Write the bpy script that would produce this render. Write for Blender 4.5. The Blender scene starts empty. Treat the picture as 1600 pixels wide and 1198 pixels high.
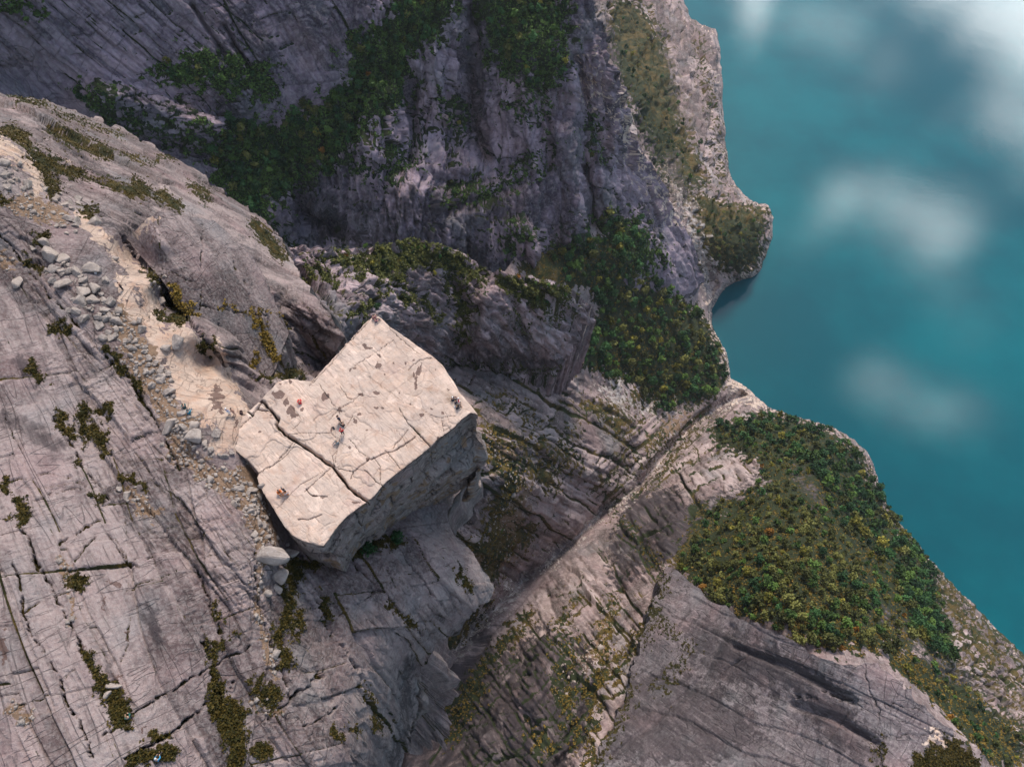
import bpy, bmesh, math, random
import numpy as np
from mathutils import Vector, Matrix, Euler
random.seed(7); RS = np.random.RandomState(7)
scene = bpy.context.scene
C = scene.collection
# ------------------------------------------------------------------ camera, sky, sun, exposure
F = 1600 * 24 / 36.0
H = 690.0                                  # metres above the fjord
PITCH = math.radians(60)
cam_d = bpy.data.cameras.new('camera'); cam_d.lens = 24; cam_d.sensor_width = 36
cam_d.clip_start = 1; cam_d.clip_end = 20000
cam = bpy.data.objects.new('camera', cam_d); C.objects.link(cam)
cam.location = (0, 0, H); cam.rotation_euler = (math.pi / 2 - PITCH, 0, 0)
scene.camera = cam
SUN_EL, SUN_AZ = 50.0, 8.0               # azimuth measured from +Y towards +X
def mx2(N, L, sep):
    # banks low over the fjord are the bright ones: measured by how far overhead or inland the direction looks
    a = N('ShaderNodeMath'); a.operation = 'ADD'; L(sep.outputs[0], a.inputs[0]); L(sep.outputs[1], a.inputs[1])
    b = N('ShaderNodeMath'); b.operation = 'SUBTRACT'; b.inputs[0].default_value = 2.0; L(a.outputs[0], b.inputs[1]); return b.outputs[0]
def make_world():
    w = bpy.data.worlds.new("World"); scene.world = w; w.use_nodes = True
    nt = w.node_tree; nt.nodes.clear()
    N = nt.nodes.new; L = nt.links.new
    out = N('ShaderNodeOutputWorld'); bg = N('ShaderNodeBackground')
    sky = N('ShaderNodeTexSky'); sky.sky_type = 'NISHITA'; sky.sun_disc = False
    sky.sun_elevation = math.radians(SUN_EL); sky.sun_rotation = math.radians(SUN_AZ)
    sky.altitude = 600; sky.dust_density = 1.5
    # broken clouds: noise over the cloud plane (direction / height)
    geo = N('ShaderNodeNewGeometry'); sep = N('ShaderNodeSeparateXYZ'); tc = N('ShaderNodeTexCoord')
    L(tc.outputs['Generated'], sep.inputs[0])
    mx = N('ShaderNodeMath'); mx.operation = 'MAXIMUM'; mx.inputs[1].default_value = 0.05; L(sep.outputs[2], mx.inputs[0])
    dx = N('ShaderNodeMath'); dx.operation = 'DIVIDE'; L(sep.outputs[0], dx.inputs[0]); L(mx.outputs[0], dx.inputs[1])
    dy = N('ShaderNodeMath'); dy.operation = 'DIVIDE'; L(sep.outputs[1], dy.inputs[0]); L(mx.outputs[0], dy.inputs[1])
    cb = N('ShaderNodeCombineXYZ'); L(dx.outputs[0], cb.inputs[0]); L(dy.outputs[0], cb.inputs[1])
    nz = N('ShaderNodeTexNoise'); nz.inputs['Scale'].default_value = 4.5; nz.inputs['Detail'].default_value = 7
    nz.inputs['Roughness'].default_value = 0.6; nz.inputs['Distortion'].default_value = 1.1
    L(cb.outputs[0], nz.inputs['Vector'])
    wn = N('ShaderNodeTexNoise'); wn.inputs['Scale'].default_value = 2.6; wn.inputs['Detail'].default_value = 5; wn.inputs['Roughness'].default_value = .65; L(cb.outputs[0], wn.inputs['Vector'])
    wo = N('ShaderNodeVectorMath'); wo.operation = 'MULTIPLY_ADD'; wo.inputs[1].default_value = (.62, .62, 0); L(wn.outputs['Color'], wo.inputs[0])
    wc = N('ShaderNodeVectorMath'); wc.operation = 'SUBTRACT'; wc.inputs[1].default_value = (.31, .31, 0); L(cb.outputs[0], wc.inputs[0]); L(wc.outputs[0], wo.inputs[2])
    # cloud banks seen in the photograph's reflections, as places on the cloud plane (x, y, radius, weight)
    acc = None
    for (cx, cy, rx, ry, wgt) in CLOUDS:
        mp = N('ShaderNodeMapping'); mp.vector_type = 'POINT'
        mp.inputs['Location'].default_value = (-cx / rx, -cy / ry, 0); mp.inputs['Scale'].default_value = (1 / rx, 1 / ry, 1)
        L(wo.outputs[0], mp.inputs['Vector'])
        ln = N('ShaderNodeVectorMath'); ln.operation = 'LENGTH'; L(mp.outputs[0], ln.inputs[0])
        mr = N('ShaderNodeMapRange'); mr.interpolation_type = 'SMOOTHSTEP'
        mr.inputs['From Min'].default_value = 1.15; mr.inputs['From Max'].default_value = 0.1
        mr.inputs['To Min'].default_value = 0; mr.inputs['To Max'].default_value = wgt
        L(ln.outputs['Value'], mr.inputs['Value'])
        if acc is None: acc = mr.outputs[0]
        else:
            a = N('ShaderNodeMath'); a.operation = 'MAXIMUM'; L(acc, a.inputs[0]); L(mr.outputs[0], a.inputs[1]); acc = a.outputs[0]
    bank = N('ShaderNodeMapRange'); bank.inputs['From Min'].default_value = .9; bank.inputs['From Max'].default_value = 1.5
    bank.inputs['To Min'].default_value = CLOUD_L * 3.6; bank.inputs['To Max'].default_value = CLOUD_L * .75; L(mx2(N, L, sep), bank.inputs['Value'])
    sm = N('ShaderNodeMath'); sm.operation = 'ADD'; L(acc, sm.inputs[0]); nm_ = N('ShaderNodeMath'); nm_.operation = 'MULTIPLY'; nm_.inputs[1].default_value = 2.1; L(nz.outputs['Fac'], nm_.inputs[0]); L(nm_.outputs[0], sm.inputs[1])
    rp = N('ShaderNodeMapRange'); rp.interpolation_type = 'SMOOTHSTEP'
    rp.inputs['From Min'].default_value = 1.36; rp.inputs['From Max'].default_value = 2.05
    L(sm.outputs[0], rp.inputs['Value'])
    mixc = N('ShaderNodeMix'); mixc.data_type = 'RGBA'
    L(rp.outputs[0], mixc.inputs['Factor']); L(sky.outputs[0], mixc.inputs['A'])
    cc = N('ShaderNodeCombineColor'); [L(bank.outputs[0], cc.inputs[i]) for i in range(3)]; L(cc.outputs[0], mixc.inputs['B'])
    L(mixc.outputs['Result'], bg.inputs['Color']); bg.inputs['Strength'].default_value = 0.105
    L(bg.outputs[0], out.inputs['Surface'])
CLOUD_L = 22.0
# reflected ray of a water pixel (px,py) leaves in direction (x, Y, -Z): its place on the cloud plane is (x/-Z, Y/-Z)
def cloud_at(px, py):
    x = (px - 800) / F; y = (599 - py) / F
    X, Y, Z = x, .5 + .866 * y, .866 - .5 * y
    return X / Z, Y / Z
def cl(px, py, rx, ry, w):
    a = cloud_at(px, py); b = cloud_at(px + rx, py); c = cloud_at(px, py - ry)
    return (a[0], a[1], abs(b[0] - a[0]), abs(c[1] - a[1]), w)
CLOUDS = [cl(1600, -10, 320, 280, .72), cl(1660, 220, 330, 240, .52), cl(1190, 10, 40, 70, .74), cl(1300, 310, 120, 70, .62),
          cl(1420, 350, 170, 110, .60), cl(1370, 580, 100, 70, .62), cl(1475, 610, 110, 60, .66), cl(1540, 480, 160, 120, .46), cl(1300, 60, 140, 100, .42), (-.12, -.2, .55, .55, .9), (-1.9, 0, 1.9, 2.6, .55), (0, -2.6, 4, 2.3, .55)]
make_world()
sd = bpy.data.lights.new('sun', 'SUN'); sd.energy = 2.6; sd.angle = math.radians(16); sd.color = (1.0, .89, .77)
sun = bpy.data.objects.new('sun', sd); C.objects.link(sun)
az, el = math.radians(SUN_AZ), math.radians(SUN_EL)
sdir = Vector((math.sin(az) * math.cos(el), math.cos(az) * math.cos(el), math.sin(el)))
sun.rotation_euler = sdir.to_track_quat('Z', 'Y').to_euler(); sun.location = (0, 0, 1200)
scene.view_settings.view_transform = 'Standard'; scene.view_settings.look = 'None'
scene.view_settings.exposure = 0.74; scene.view_settings.gamma = 1.0
HAZE = 0.000035

# ------------------------------------------------------------------ projection helpers
def ray(px, py):
    x = (np.asarray(px, float) - 800) / F; y = (599 - np.asarray(py, float)) / F
    return np.stack([x, .5 + .8660254 * y, -.8660254 + .5 * y], -1)
def unproj(px, py, t): return np.array([0, 0, H]) + ray(px, py) * np.asarray(t)[..., None]
def TZ(x, y, z): return (H - z) / -ray(x, y)[2]
def TY(x, y, Y): return Y / ray(x, y)[1]
def Zs(*a): return [(x, y, TZ(x, y, z)) for x, y, z in a]
def Ys(*a): return [(x, y, TY(x, y, Y)) for x, y, Y in a]

# ------------------------------------------------------------------ noise in numpy
def _h(ix, iy, iz, seed):
    with np.errstate(over='ignore'):
        n = (ix.astype(np.uint32) * np.uint32(374761393) + iy.astype(np.uint32) * np.uint32(668265263)
             + iz.astype(np.uint32) * np.uint32(2246822519) + np.uint32(seed * 3266489 + 12345))
        n = (n ^ (n >> np.uint32(13))) * np.uint32(1274126177)
        n = (n ^ (n >> np.uint32(16))) * np.uint32(2654435769)
        return n ^ (n >> np.uint32(15))
def rnd(ix, iy, iz, seed): return (_h(ix, iy, iz, seed) & np.uint32(0xffffff)).astype(np.float32) / 16777216.0
def perlin(P, seed=0):
    P = P.astype(np.float32); I = np.floor(P).astype(np.int64); f = P - I
    u = f * f * f * (f * (f * 6 - 15) + 10); r = 0
    for dx in (0, 1):
        wx = u[..., 0] if dx else 1 - u[..., 0]
        for dy in (0, 1):
            wy = u[..., 1] if dy else 1 - u[..., 1]
            for dz in (0, 1):
                wz = u[..., 2] if dz else 1 - u[..., 2]
                h = _h(I[..., 0] + dx, I[..., 1] + dy, I[..., 2] + dz, seed)
                gx = (h & np.uint32(255)).astype(np.float32) / 127.5 - 1
                gy = ((h >> np.uint32(8)) & np.uint32(255)).astype(np.float32) / 127.5 - 1
                gz = ((h >> np.uint32(16)) & np.uint32(255)).astype(np.float32) / 127.5 - 1
                r = r + wx * wy * wz * (gx * (f[..., 0] - dx) + gy * (f[..., 1] - dy) + gz * (f[..., 2] - dz))
    return r
def fbm(P, o=4, seed=0, gain=.5):
    r = 0; a = 1.0; s = 1.0
    for i in range(o):
        r = r + a * perlin(P * s + i * 17.3, seed + i); a *= gain; s *= 2.07
    return r
def ridged(P, o=4, seed=0, gain=.5):
    r = 0; a = 1.0; s = 1.0; tot = 0
    for i in range(o):
        r = r + a * (1 - 2.2 * np.abs(perlin(P * s + i * 11.1, seed + i))); tot += a; a *= gain; s *= 2.1
    return r / tot
def voro(a, b, seed=0, jit=.75):
    """two-dimensional cells with square metric: jointed blocks. returns edge distance, hashes, offset from the cell's centre"""
    ia = np.floor(a).astype(np.int64); ib = np.floor(b).astype(np.int64); z0 = np.zeros_like(ia)
    F1 = np.full(a.shape, 9., np.float32); F2 = F1.copy(); ca = z0.copy(); cb = z0.copy(); oa = np.zeros(a.shape, np.float32); ob = oa.copy()
    for i in (-1, 0, 1):
        for j in (-1, 0, 1):
            A = ia + i; B = ib + j
            pa = A + .5 + jit * (rnd(A, B, z0, seed) - .5); pb = B + .5 + jit * (rnd(A, B, z0, seed + 91) - .5)
            da = a - pa; db = b - pb; d = np.maximum(np.abs(da), np.abs(db)) * .75 + np.hypot(da, db) * .25
            m = d < F1
            F2 = np.where(m, F1, np.minimum(F2, d)); F1 = np.where(m, d, F1)
            ca = np.where(m, A, ca); cb = np.where(m, B, cb); oa = np.where(m, da, oa); ob = np.where(m, db, ob)
    return F2 - F1, rnd(ca, cb, z0, seed + 5), rnd(ca, cb, z0, seed + 6), rnd(ca, cb, z0, seed + 7), oa, ob
def brick(a, b, seed=0):
    """parallel joints with staggered cross joints: distance to the nearest joint, hashes, place in the block (-.5 .. .5)"""
    z0 = np.zeros(a.shape, np.int64)
    def cell(x, k1, sd):
        i = np.floor(x).astype(np.int64); B = lambda q: q + .92 * (rnd(q, k1, z0, sd) - .5)
        i = np.where(x < B(i), i - 1, i); i = np.where(x >= B(i + 1), i + 1, i); lo, hi = B(i), B(i + 1)
        return i, x - lo, hi - x, (x - lo) / (hi - lo + 1e-6) - .5
    i, d0, d1, ob = cell(b, z0, seed); j, e0, e1, oa = cell(a + rnd(i, z0, z0, seed + 3) * 7, i, seed + 1)
    return np.minimum(d0, d1), np.minimum(e0, e1), rnd(i, j, z0, seed + 5), rnd(i, j, z0, seed + 6), rnd(i, j, z0, seed + 7), rnd(i, z0, z0, seed + 8), oa, ob
def sstep(a, b, x):
    t = np.clip((x - a) / (b - a), 0, 1); return t * t * (3 - 2 * t)

# ------------------------------------------------------------------ polygons and strokes (photograph coordinates of the surveyed outline)
def seg_dist(U, V, pts, closed=False):
    d = np.full(U.shape, 1e9, np.float32); q = list(pts) + ([pts[0]] if closed else [])
    for (x0, y0), (x1, y1) in zip(q[:-1], q[1:]):
        ex, ey = x1 - x0, y1 - y0; l2 = ex * ex + ey * ey + 1e-9
        s = np.clip(((U - x0) * ex + (V - y0) * ey) / l2, 0, 1)
        d = np.minimum(d, np.hypot(U - x0 - s * ex, V - y0 - s * ey))
    return d
def inside(U, V, pts):
    r = np.zeros(U.shape, bool); n = len(pts)
    for i in range(n):
        x0, y0 = pts[i]; x1, y1 = pts[(i + 1) % n]
        if y0 == y1: continue
        r ^= ((V >= min(y0, y1)) & (V < max(y0, y1)) & (U < (x1 - x0) * (V - y0) / (y1 - y0) + x0))
    return r
def snap(U, V, pts):
    bu, bv = U.copy(), V.copy(); d = np.full(U.shape, 1e9); q = list(pts) + [pts[0]]
    for (x0, y0), (x1, y1) in zip(q[:-1], q[1:]):
        ex, ey = x1 - x0, y1 - y0; l2 = ex * ex + ey * ey + 1e-9
        s = np.clip(((U - x0) * ex + (V - y0) * ey) / l2, 0, 1)
        nx, ny = x0 + s * ex, y0 + s * ey; dd = np.hypot(U - nx, V - ny); m = dd < d
        bu = np.where(m, nx, bu); bv = np.where(m, ny, bv); d = np.where(m, dd, d)
    return bu, bv
def paint(U, V, polys=(), strokes=(), feather=6, wob=None):
    """0..1 mask: polygons with a soft border and strokes (points, half width)"""
    r = np.zeros(U.shape, np.float32)
    if wob is not None: U = U + wob[0]; V = V + wob[1]
    for p in polys:
        xs = [a for a, b in p]; ys = [b for a, b in p]; m = (U > min(xs) - 20) & (U < max(xs) + 20) & (V > min(ys) - 20) & (V < max(ys) + 20)
        if not m.any(): continue
        u, v = U[m], V[m]; d = seg_dist(u, v, p, True); d = np.where(inside(u, v, p), d, -d)
        r[m] = np.maximum(r[m], sstep(-feather, feather, d))
    for pts, w in strokes:
        xs = [a for a, b in pts]; ys = [b for a, b in pts]; k = w * 2.2 + 4
        m = (U > min(xs) - k) & (U < max(xs) + k) & (V > min(ys) - k) & (V < max(ys) + k)
        if not m.any(): continue
        d = seg_dist(U[m], V[m], pts) if len(pts) > 1 else np.hypot(U[m] - pts[0][0], V[m] - pts[0][1])
        r[m] = np.maximum(r[m], np.exp(-(d / w) ** 2 * .9))
    return r
def roughen(poly, amp=3, n=9, seed=0):
    """uneven outline between surveyed points"""
    rs = np.random.RandomState(seed); out = []; q = list(poly) + [poly[0]]
    for (x0, y0), (x1, y1) in zip(q[:-1], q[1:]):
        L = math.hypot(x1 - x0, y1 - y0); k = max(1, int(L / n)); out.append((x0, y0))
        nx, ny = -(y1 - y0) / (L + 1e-6), (x1 - x0) / (L + 1e-6)
        for i in range(1, k):
            s = i / k + rs.uniform(-.2, .2) / k; a = rs.uniform(-amp, amp) * min(1, L / 40)
            out.append((x0 + (x1 - x0) * s + nx * a, y0 + (y1 - y0) * s + ny * a))
    return out
def rbf(pts, vals, U, V):
    p = np.array(pts, float) / 400; v = np.array(vals, float); n = len(p)
    D = np.hypot(p[:, None, 0] - p[None, :, 0], p[:, None, 1] - p[None, :, 1])
    k = lambda r: r ** 1.4
    A = np.zeros((n + 3, n + 3)); A[:n, :n] = -k(D) + np.eye(n) * -1e-3 * 0; A[:n, n] = 1; A[:n, n + 1:] = p; A[n, :n] = 1; A[n + 1:, :n] = p.T
    A[:n, :n] += np.eye(n) * 2e-3
    w = np.linalg.solve(A, np.r_[v, 0, 0, 0])
    sh = U.shape; u = U.ravel() / 400; q = V.ravel() / 400; r = np.empty(u.shape)
    for i in range(0, len(u), 20000):
        d = np.hypot(u[i:i + 20000, None] - p[None, :, 0], q[i:i + 20000, None] - p[None, :, 1])
        r[i:i + 20000] = -k(d) @ w[:n] + w[n] + u[i:i + 20000] * w[n + 1] + q[i:i + 20000] * w[n + 2]
    return r.reshape(sh)
def upsample(g, x0, y0, s, U, V):
    fx = (U - x0) / s; fy = (V - y0) / s
    ix = np.clip(np.floor(fx).astype(int), 1, g.shape[1] - 3); iy = np.clip(np.floor(fy).astype(int), 1, g.shape[0] - 3)
    tx = fx - ix; ty = fy - iy
    def cw(t): return (-.5 * t + t * t - .5 * t ** 3, 1 - 2.5 * t * t + 1.5 * t ** 3, .5 * t + 2 * t * t - 1.5 * t ** 3, -.5 * t * t + .5 * t ** 3)
    wx = cw(tx); wy = cw(ty); r = 0
    for j in range(4):
        for i in range(4): r = r + wy[j] * wx[i] * g[iy + j - 1, ix + i - 1]
    return r

def new_mesh(name, V, faces, mat, attrs=None, smooth=True, parent=None):
    me = bpy.data.meshes.new(name); V = np.ascontiguousarray(V, np.float32); faces = np.asarray(faces, np.int32)
    k = faces.shape[1]
    me.vertices.add(len(V)); me.vertices.foreach_set('co', V.ravel())
    me.loops.add(faces.size); me.loops.foreach_set('vertex_index', faces.ravel())
    me.polygons.add(len(faces)); me.polygons.foreach_set('loop_start', np.arange(0, faces.size, k, dtype=np.int32))
    me.polygons.foreach_set('loop_total', np.full(len(faces), k, np.int32))
    if smooth: me.polygons.foreach_set('use_smooth', np.ones(len(faces), bool))
    for an, av in (attrs or {}).items():
        a = me.attributes.new(an, 'FLOAT_COLOR', 'POINT'); a.data.foreach_set('color', np.ascontiguousarray(av, np.float32).ravel())
    me.update(); me.validate(); me.materials.append(mat)
    o = bpy.data.objects.new(name, me); C.objects.link(o)
    if parent: o.parent = parent
    return o
def tag(o, label=None, cat=None, group=None, kind=None):
    if label: o['label'] = label
    if cat: o['category'] = cat
    if group: o['group'] = group
    if kind: o['kind'] = kind
    return o

class Layer: pass
AMPK = 1.35
UVMODE = True
def normals(P):
    gu = np.gradient(P, axis=1); gv = np.gradient(P, axis=0)
    n = np.cross(gu, gv); n /= np.linalg.norm(n, axis=-1, keepdims=True) + 1e-9
    to = np.array([0, 0, H]) - P; s = np.sign((n * to).sum(-1, keepdims=True)); s[s == 0] = 1
    return n * s
def terrain(name, poly, ctrl, mat, step=1.7, push=(), regions=(), base=(), masks=None, skirt=60, shore=None, skirt_in=.15, rough=2.5, post=None, wobble=16):
    """A rock body whose visible crest, faces and foot pass through the surveyed points (ctrl: x, y, range). push: (points, half
    width, share of the range) carves gullies (+) or raises ribs (-). regions: jointed or streaked rock. The rim falls away as a cliff."""
    if rough: poly = roughen(poly, rough, 8, len(name) * 7)
    xs = [a for a, b in poly]; ys = [b for a, b in poly]
    x0, x1, y0, y1 = min(xs) - 2 * step, max(xs) + 2 * step, min(ys) - 2 * step, max(ys) + 2 * step
    U, V = np.meshgrid(np.arange(x0, x1, step), np.arange(y0, y1, step))
    ins = inside(U, V, poly)
    q = ins[:-1, :-1].astype(int) + ins[1:, :-1] + ins[:-1, 1:] + ins[1:, 1:]; face = q > 0
    need = np.zeros(U.shape, bool)
    need[:-1, :-1] |= face; need[1:, :-1] |= face; need[:-1, 1:] |= face; need[1:, 1:] |= face
    outm = need & ~ins
    U2, V2 = U.copy(), V.copy(); su, sv = snap(U[outm], V[outm], poly); U2[outm] = su; V2[outm] = sv
    cs = 8.0; GU, GV = np.meshgrid(np.arange(x0 - 3 * cs, x1 + 4 * cs, cs), np.arange(y0 - 3 * cs, y1 + 4 * cs, cs))
    tw = lambda u, v: -ray(u, v)[..., 2] / H          # inverse range of the water table
    pts = [(a, b) for a, b, t in ctrl]; vals = [1000 * (1 / t - tw(a, b)) for a, b, t in ctrl]
    if shore: pts += list(shore); vals += [0.0] * len(shore)
    g = rbf(pts, vals, GU, GV)
    inv = upsample(g, x0 - 3 * cs, y0 - 3 * cs, cs, U2, V2)
    if shore:
        sd_ = seg_dist(U2, V2, SHORE_POLY, True); land = inside(U2, V2, SHORE_POLY)
        inv = np.where(land, np.maximum(inv, .0) + .004 * np.minimum(sd_, 8), -.006 * np.minimum(sd_, 14))
    t = 1 / (inv / 1000 + tw(U2, V2))
    lm = np.where(land, sstep(3, 14, sd_), 0) if shore else 1
    for p, w, a in push: t = t * (1 + a * paint(U2, V2, (), [(p, w)]) * lm)
    P = unproj(U2, V2, t); n = normals(P)
    for k in range(6):      # smooth the normals
        n = (n + np.roll(n, 3, 0) + np.roll(n, -3, 0) + np.roll(n, 3, 1) + np.roll(n, -3, 1)); n /= np.linalg.norm(n, axis=-1, keepdims=True) + 1e-9
    idx = need.ravel().nonzero()[0]
    p = P.reshape(-1, 3)[idx]; nn = n.reshape(-1, 3)[idx]; uu = U2.ravel()[idx]; vv = V2.ravel()[idx]; tt = t.ravel()[idx]
    px = tt / F                                          # metres per photograph pixel
    sf = np.stack([p[:, 0], p[:, 1], p[:, 2]], -1); sfw = np.full(len(idx), .3)
    disp = np.zeros(len(idx)); crack = np.zeros(len(idx)); tone = np.full(len(idx), .5)
    tm = float(np.median(px)) if not base else None
    for kind, size, amp, octv, seed in base:
        s = size[0] if isinstance(size, tuple) else size
        m0 = size[1] if isinstance(size, tuple) else float(np.median(px))
        Q = p / (s * m0)
        disp += amp * m0 * (fbm(Q, octv, seed) if kind == 'fbm' else ridged(Q, octv, seed))
    lay = Layer()
    pos_at = lambda x, y: unproj(x, y, t.ravel()[np.argmin((U2 - x) ** 2 + (V2 - y) ** 2)])
    for r in regions:
        if r.get('poly'):
            w = paint(uu, vv, [r['poly']], feather=r.get('feather', 14))
        else: w = np.ones(len(idx), np.float32)
        m = w > .01
        if not m.any(): continue
        (ax, ay), (bx, by) = r['dir']; mx_, my_ = (ax + bx) / 2, (ay + by) / 2
        A = pos_at(ax, ay); B = pos_at(bx, by); Lv = B - A; Lv /= np.linalg.norm(Lv)
        ic = np.argmin((uu - mx_) ** 2 + (vv - my_) ** 2); Nn = nn[ic] - Lv * (nn[ic] @ Lv); Nn /= np.linalg.norm(Nn); Bv = np.cross(Nn, Lv)
        m0 = r.get('mpp') or px[ic]; pm = p[m]
        up_ = w[m] > sfw[m]; im = m.nonzero()[0][up_]; sf[im] = np.stack([p[im] @ Lv, p[im] @ Bv, p[im] @ Nn], -1); sfw[im] = w[im]
        for k, (f_, a_) in enumerate(r.get('scales', ((1, 1), (.42, .45)))):
            lo, sh = r['long'] * m0 * f_, r['short'] * m0 * f_
            wv_ = r.get('warp', .3); wq = pm / (sh * 5); w1 = fbm(wq, 2, 31 + k) * wv_; w2 = fbm(wq + 50, 2, 37 + k) * wv_ * 1.6 + fbm(wq * 5, 2, 39) * .06
            if r.get('uv', UVMODE):                         # laid out along the surveyed surface itself, so joints keep their mapped run round the bends
                L2 = math.hypot(bx - ax, by - ay); cx, cy = (bx - ax) / L2, (by - ay) / L2; al, bl = (uu[m] * cx + vv[m] * cy) * m0, (-uu[m] * cy + vv[m] * cx) * m0
                a = al / lo + w1; b = bl / sh + w2
            else: a = (pm @ Lv) / lo + w1; b = (pm @ Bv) / sh + w2 + (pm @ Nn) / sh * .25
            a = a + b * (sh / lo) * r.get('skew', .35); am = r['amp'] * AMPK * m0 * a_; cwp = r.get('cpx', 1.5) * m0            # half width of a joint in metres
            if r.get('mode') == 'facet':
                e, h1, h2, h3, oa, ob = voro(a, b, r.get('seed', 3) + k * 13, .95)
                gr = np.exp(-(e * sh / cwp) ** 2) * (h2 > .25)
                disp[m] += w[m] * (am * (h1 - .5) + am * (oa * (h2 - .5) * 2.2 + ob * (h3 - .5) * 3.0) - r.get('groove', .5) * np.minimum(am, 3 * m0) * gr)
            else:
                db, da, h1, h2, h3, h4, oa, ob = brick(a, b, r.get('seed', 3) + k * 13)
                open_ = .25 + .75 * rnd(np.floor(a * .7).astype(np.int64), np.floor(b + .5).astype(np.int64), np.zeros(len(a), np.int64), 77 + k) ** 2.2
                gr = np.maximum(np.exp(-(db * sh / cwp) ** 2) * open_, np.exp(-(da * lo / cwp) ** 2) * .75 * (h2 > .4)); gr = gr * (1 if k == 0 else sstep(-.22, .12, fbm(pm / (sh * 7) + 31, 2, 90)))
                disp[m] += w[m] * (am * (h1 - .5) * 1.0 + am * .9 * (h4 - .5) + am * (oa * (h2 - .5) * .9 + ob * (h3 - .3) * 1.5) - r.get('groove', .5) * np.minimum(am, 3 * m0) * gr * 1.2)
            crack[m] = np.maximum(crack[m], w[m] * gr * r.get('ck', .8) * (1, .75, .5)[min(k, 2)])
            tone[m] += w[m] * (h2 - .5) * (.6 if k == 0 else .4)
        if r.get('streak'):
            lo, sh = r['slong'] * m0, r['sshort'] * m0
            Q = np.stack([pm @ Lv / lo, pm @ Bv / sh, pm @ Nn / sh], -1)
            Q = Q + .3 * fbm(pm / (sh * 4), 2, 5)[:, None]
            disp[m] += w[m] * r['streak'] * m0 * .55 * ridged(Q, 3, r.get('seed', 3) + 40, .55)
    wv = fbm(p / (5 * np.median(px)), 3, 55); wv2 = fbm(p / (16 * np.median(px)), 3, 56); wv3 = fbm(p / (16 * np.median(px)) + 7, 3, 57)
    for pts_, wpx, dm in (post or ()):                 # carved cracks and steps: (points, half width px, depth metres)
        k_ = sstep(.08, .9, paint(uu + wv2 * 7 + wv * 2, vv + wv3 * 7 - wv * 2, (), [(pts_, wpx)]) * (.62 + 1.3 * wv2 + .9 * wv)); disp -= dm * k_; crack = np.maximum(crack, k_ * .9)
    rim = seg_dist(uu, vv, poly, True)
    if shore: disp *= np.where(inside(uu, vv, SHORE_POLY), sstep(0, 12, seg_dist(uu, vv, SHORE_POLY, True)) * .97 + .03, 0)
    p2 = p + nn * disp[:, None]
    if shore:
        lowz = (~inside(uu, vv, SHORE_POLY)) & (p2[:, 2] > -1.0); p2[lowz, 2] = -1.5
    vid = -np.ones(U.size, np.int64); vid[idx] = np.arange(len(idx)); vid = vid.reshape(U.shape)
    fy, fx = face.nonzero()
    Fq = np.stack([vid[fy, fx], vid[fy + 1, fx], vid[fy + 1, fx + 1], vid[fy, fx + 1]], -1)
    # rim cliff
    E = np.concatenate([Fq[:, [0, 1]], Fq[:, [1, 2]], Fq[:, [2, 3]], Fq[:, [3, 0]]]); key = np.sort(E, 1)
    kk = key[:, 0] * len(idx) + key[:, 1]; u_, inv_, cnt = np.unique(kk, return_inverse=True, return_counts=True)
    be = E[cnt[inv_] == 1]
    verts = [p2]; faces = [Fq]; tot = len(p2); prev = None; bv = np.unique(be); cen = p2[:, :2].mean(0)
    rows = 14 if skirt else 0
    mapv = {int(v): i for i, v in enumerate(bv)}; ea = np.array([mapv[int(v)] for v in be[:, 0]]); eb = np.array([mapv[int(v)] for v in be[:, 1]])
    ids_prev = bv; src = [np.arange(len(p2))]
    for k in range(1, rows + 1):
        s = (k / rows) ** 1.3 * skirt
        q = p2[bv].copy(); q[:, 2] -= s; dirc = cen - q[:, :2]; dl_ = np.linalg.norm(dirc, axis=1, keepdims=True) + 1e-6; dirc /= dl_
        wob = fbm(q / (skirt * .12), 3, 9) * skirt * .05
        q[:, :2] += dirc * (np.minimum(s * skirt_in, dl_ * .45) + wob[:, None]); verts.append(q); ids = np.arange(tot, tot + len(bv)); tot += len(bv); src.append(bv)
        faces.append(np.stack([ids_prev[ea], ids_prev[eb], ids[eb], ids[ea]], -1)); ids_prev = ids
    VV = np.concatenate(verts); FF = np.concatenate(faces); src = np.concatenate(src)
    lay.uu, lay.vv, lay.p = uu, vv, p2; lay.n = nn; lay.px = px; lay.crack = crack
    ww = (fbm(p / (16 * np.median(px)), 5, 61, .68) * wobble, fbm(p / (16 * np.median(px)) + 9, 5, 62, .68) * wobble)
    m = {k: paint(uu, vv, *v, wob=ww) for k, v in (masks or {}).items()}
    lay.m = m; z = np.zeros(len(idx)); g_ = lambda k: m.get(k, z)
    sfa = np.concatenate([sf, np.ones((len(idx), 1))], 1)[src]; sfa[len(p2):, 2] += (VV[len(p2):, 2] - p2[src[len(p2):], 2]) if len(VV) > len(p2) else 0
    mA = np.stack([g_('veg'), g_('pale'), np.clip(crack, 0, 1), np.ones(len(idx))], -1)[src]
    mB = np.stack([g_('stain'), g_('soil'), np.clip(tone, 0, 1), np.ones(len(idx))], -1)[src]
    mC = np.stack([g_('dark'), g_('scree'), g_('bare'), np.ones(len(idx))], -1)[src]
    lay.obj = new_mesh(name, VV, FF, mat, {'mA': mA, 'mB': mB, 'mC': mC, 'sf': sfa}, smooth=False); tag(lay.obj, kind='structure')
    # lookup raster
    lay.x0, lay.y0, lay.step, lay.vid = x0, y0, step, vid
    def at(x, y):
        i = int(round((y - y0) / step)); j = int(round((x - x0) / step))
        if i < 0 or j < 0 or i >= vid.shape[0] or j >= vid.shape[1] or vid[i, j] < 0: return None
        k = vid[i, j]; return p2[k], px[k], nn[k], m
    lay.at = at
    return lay

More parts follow.
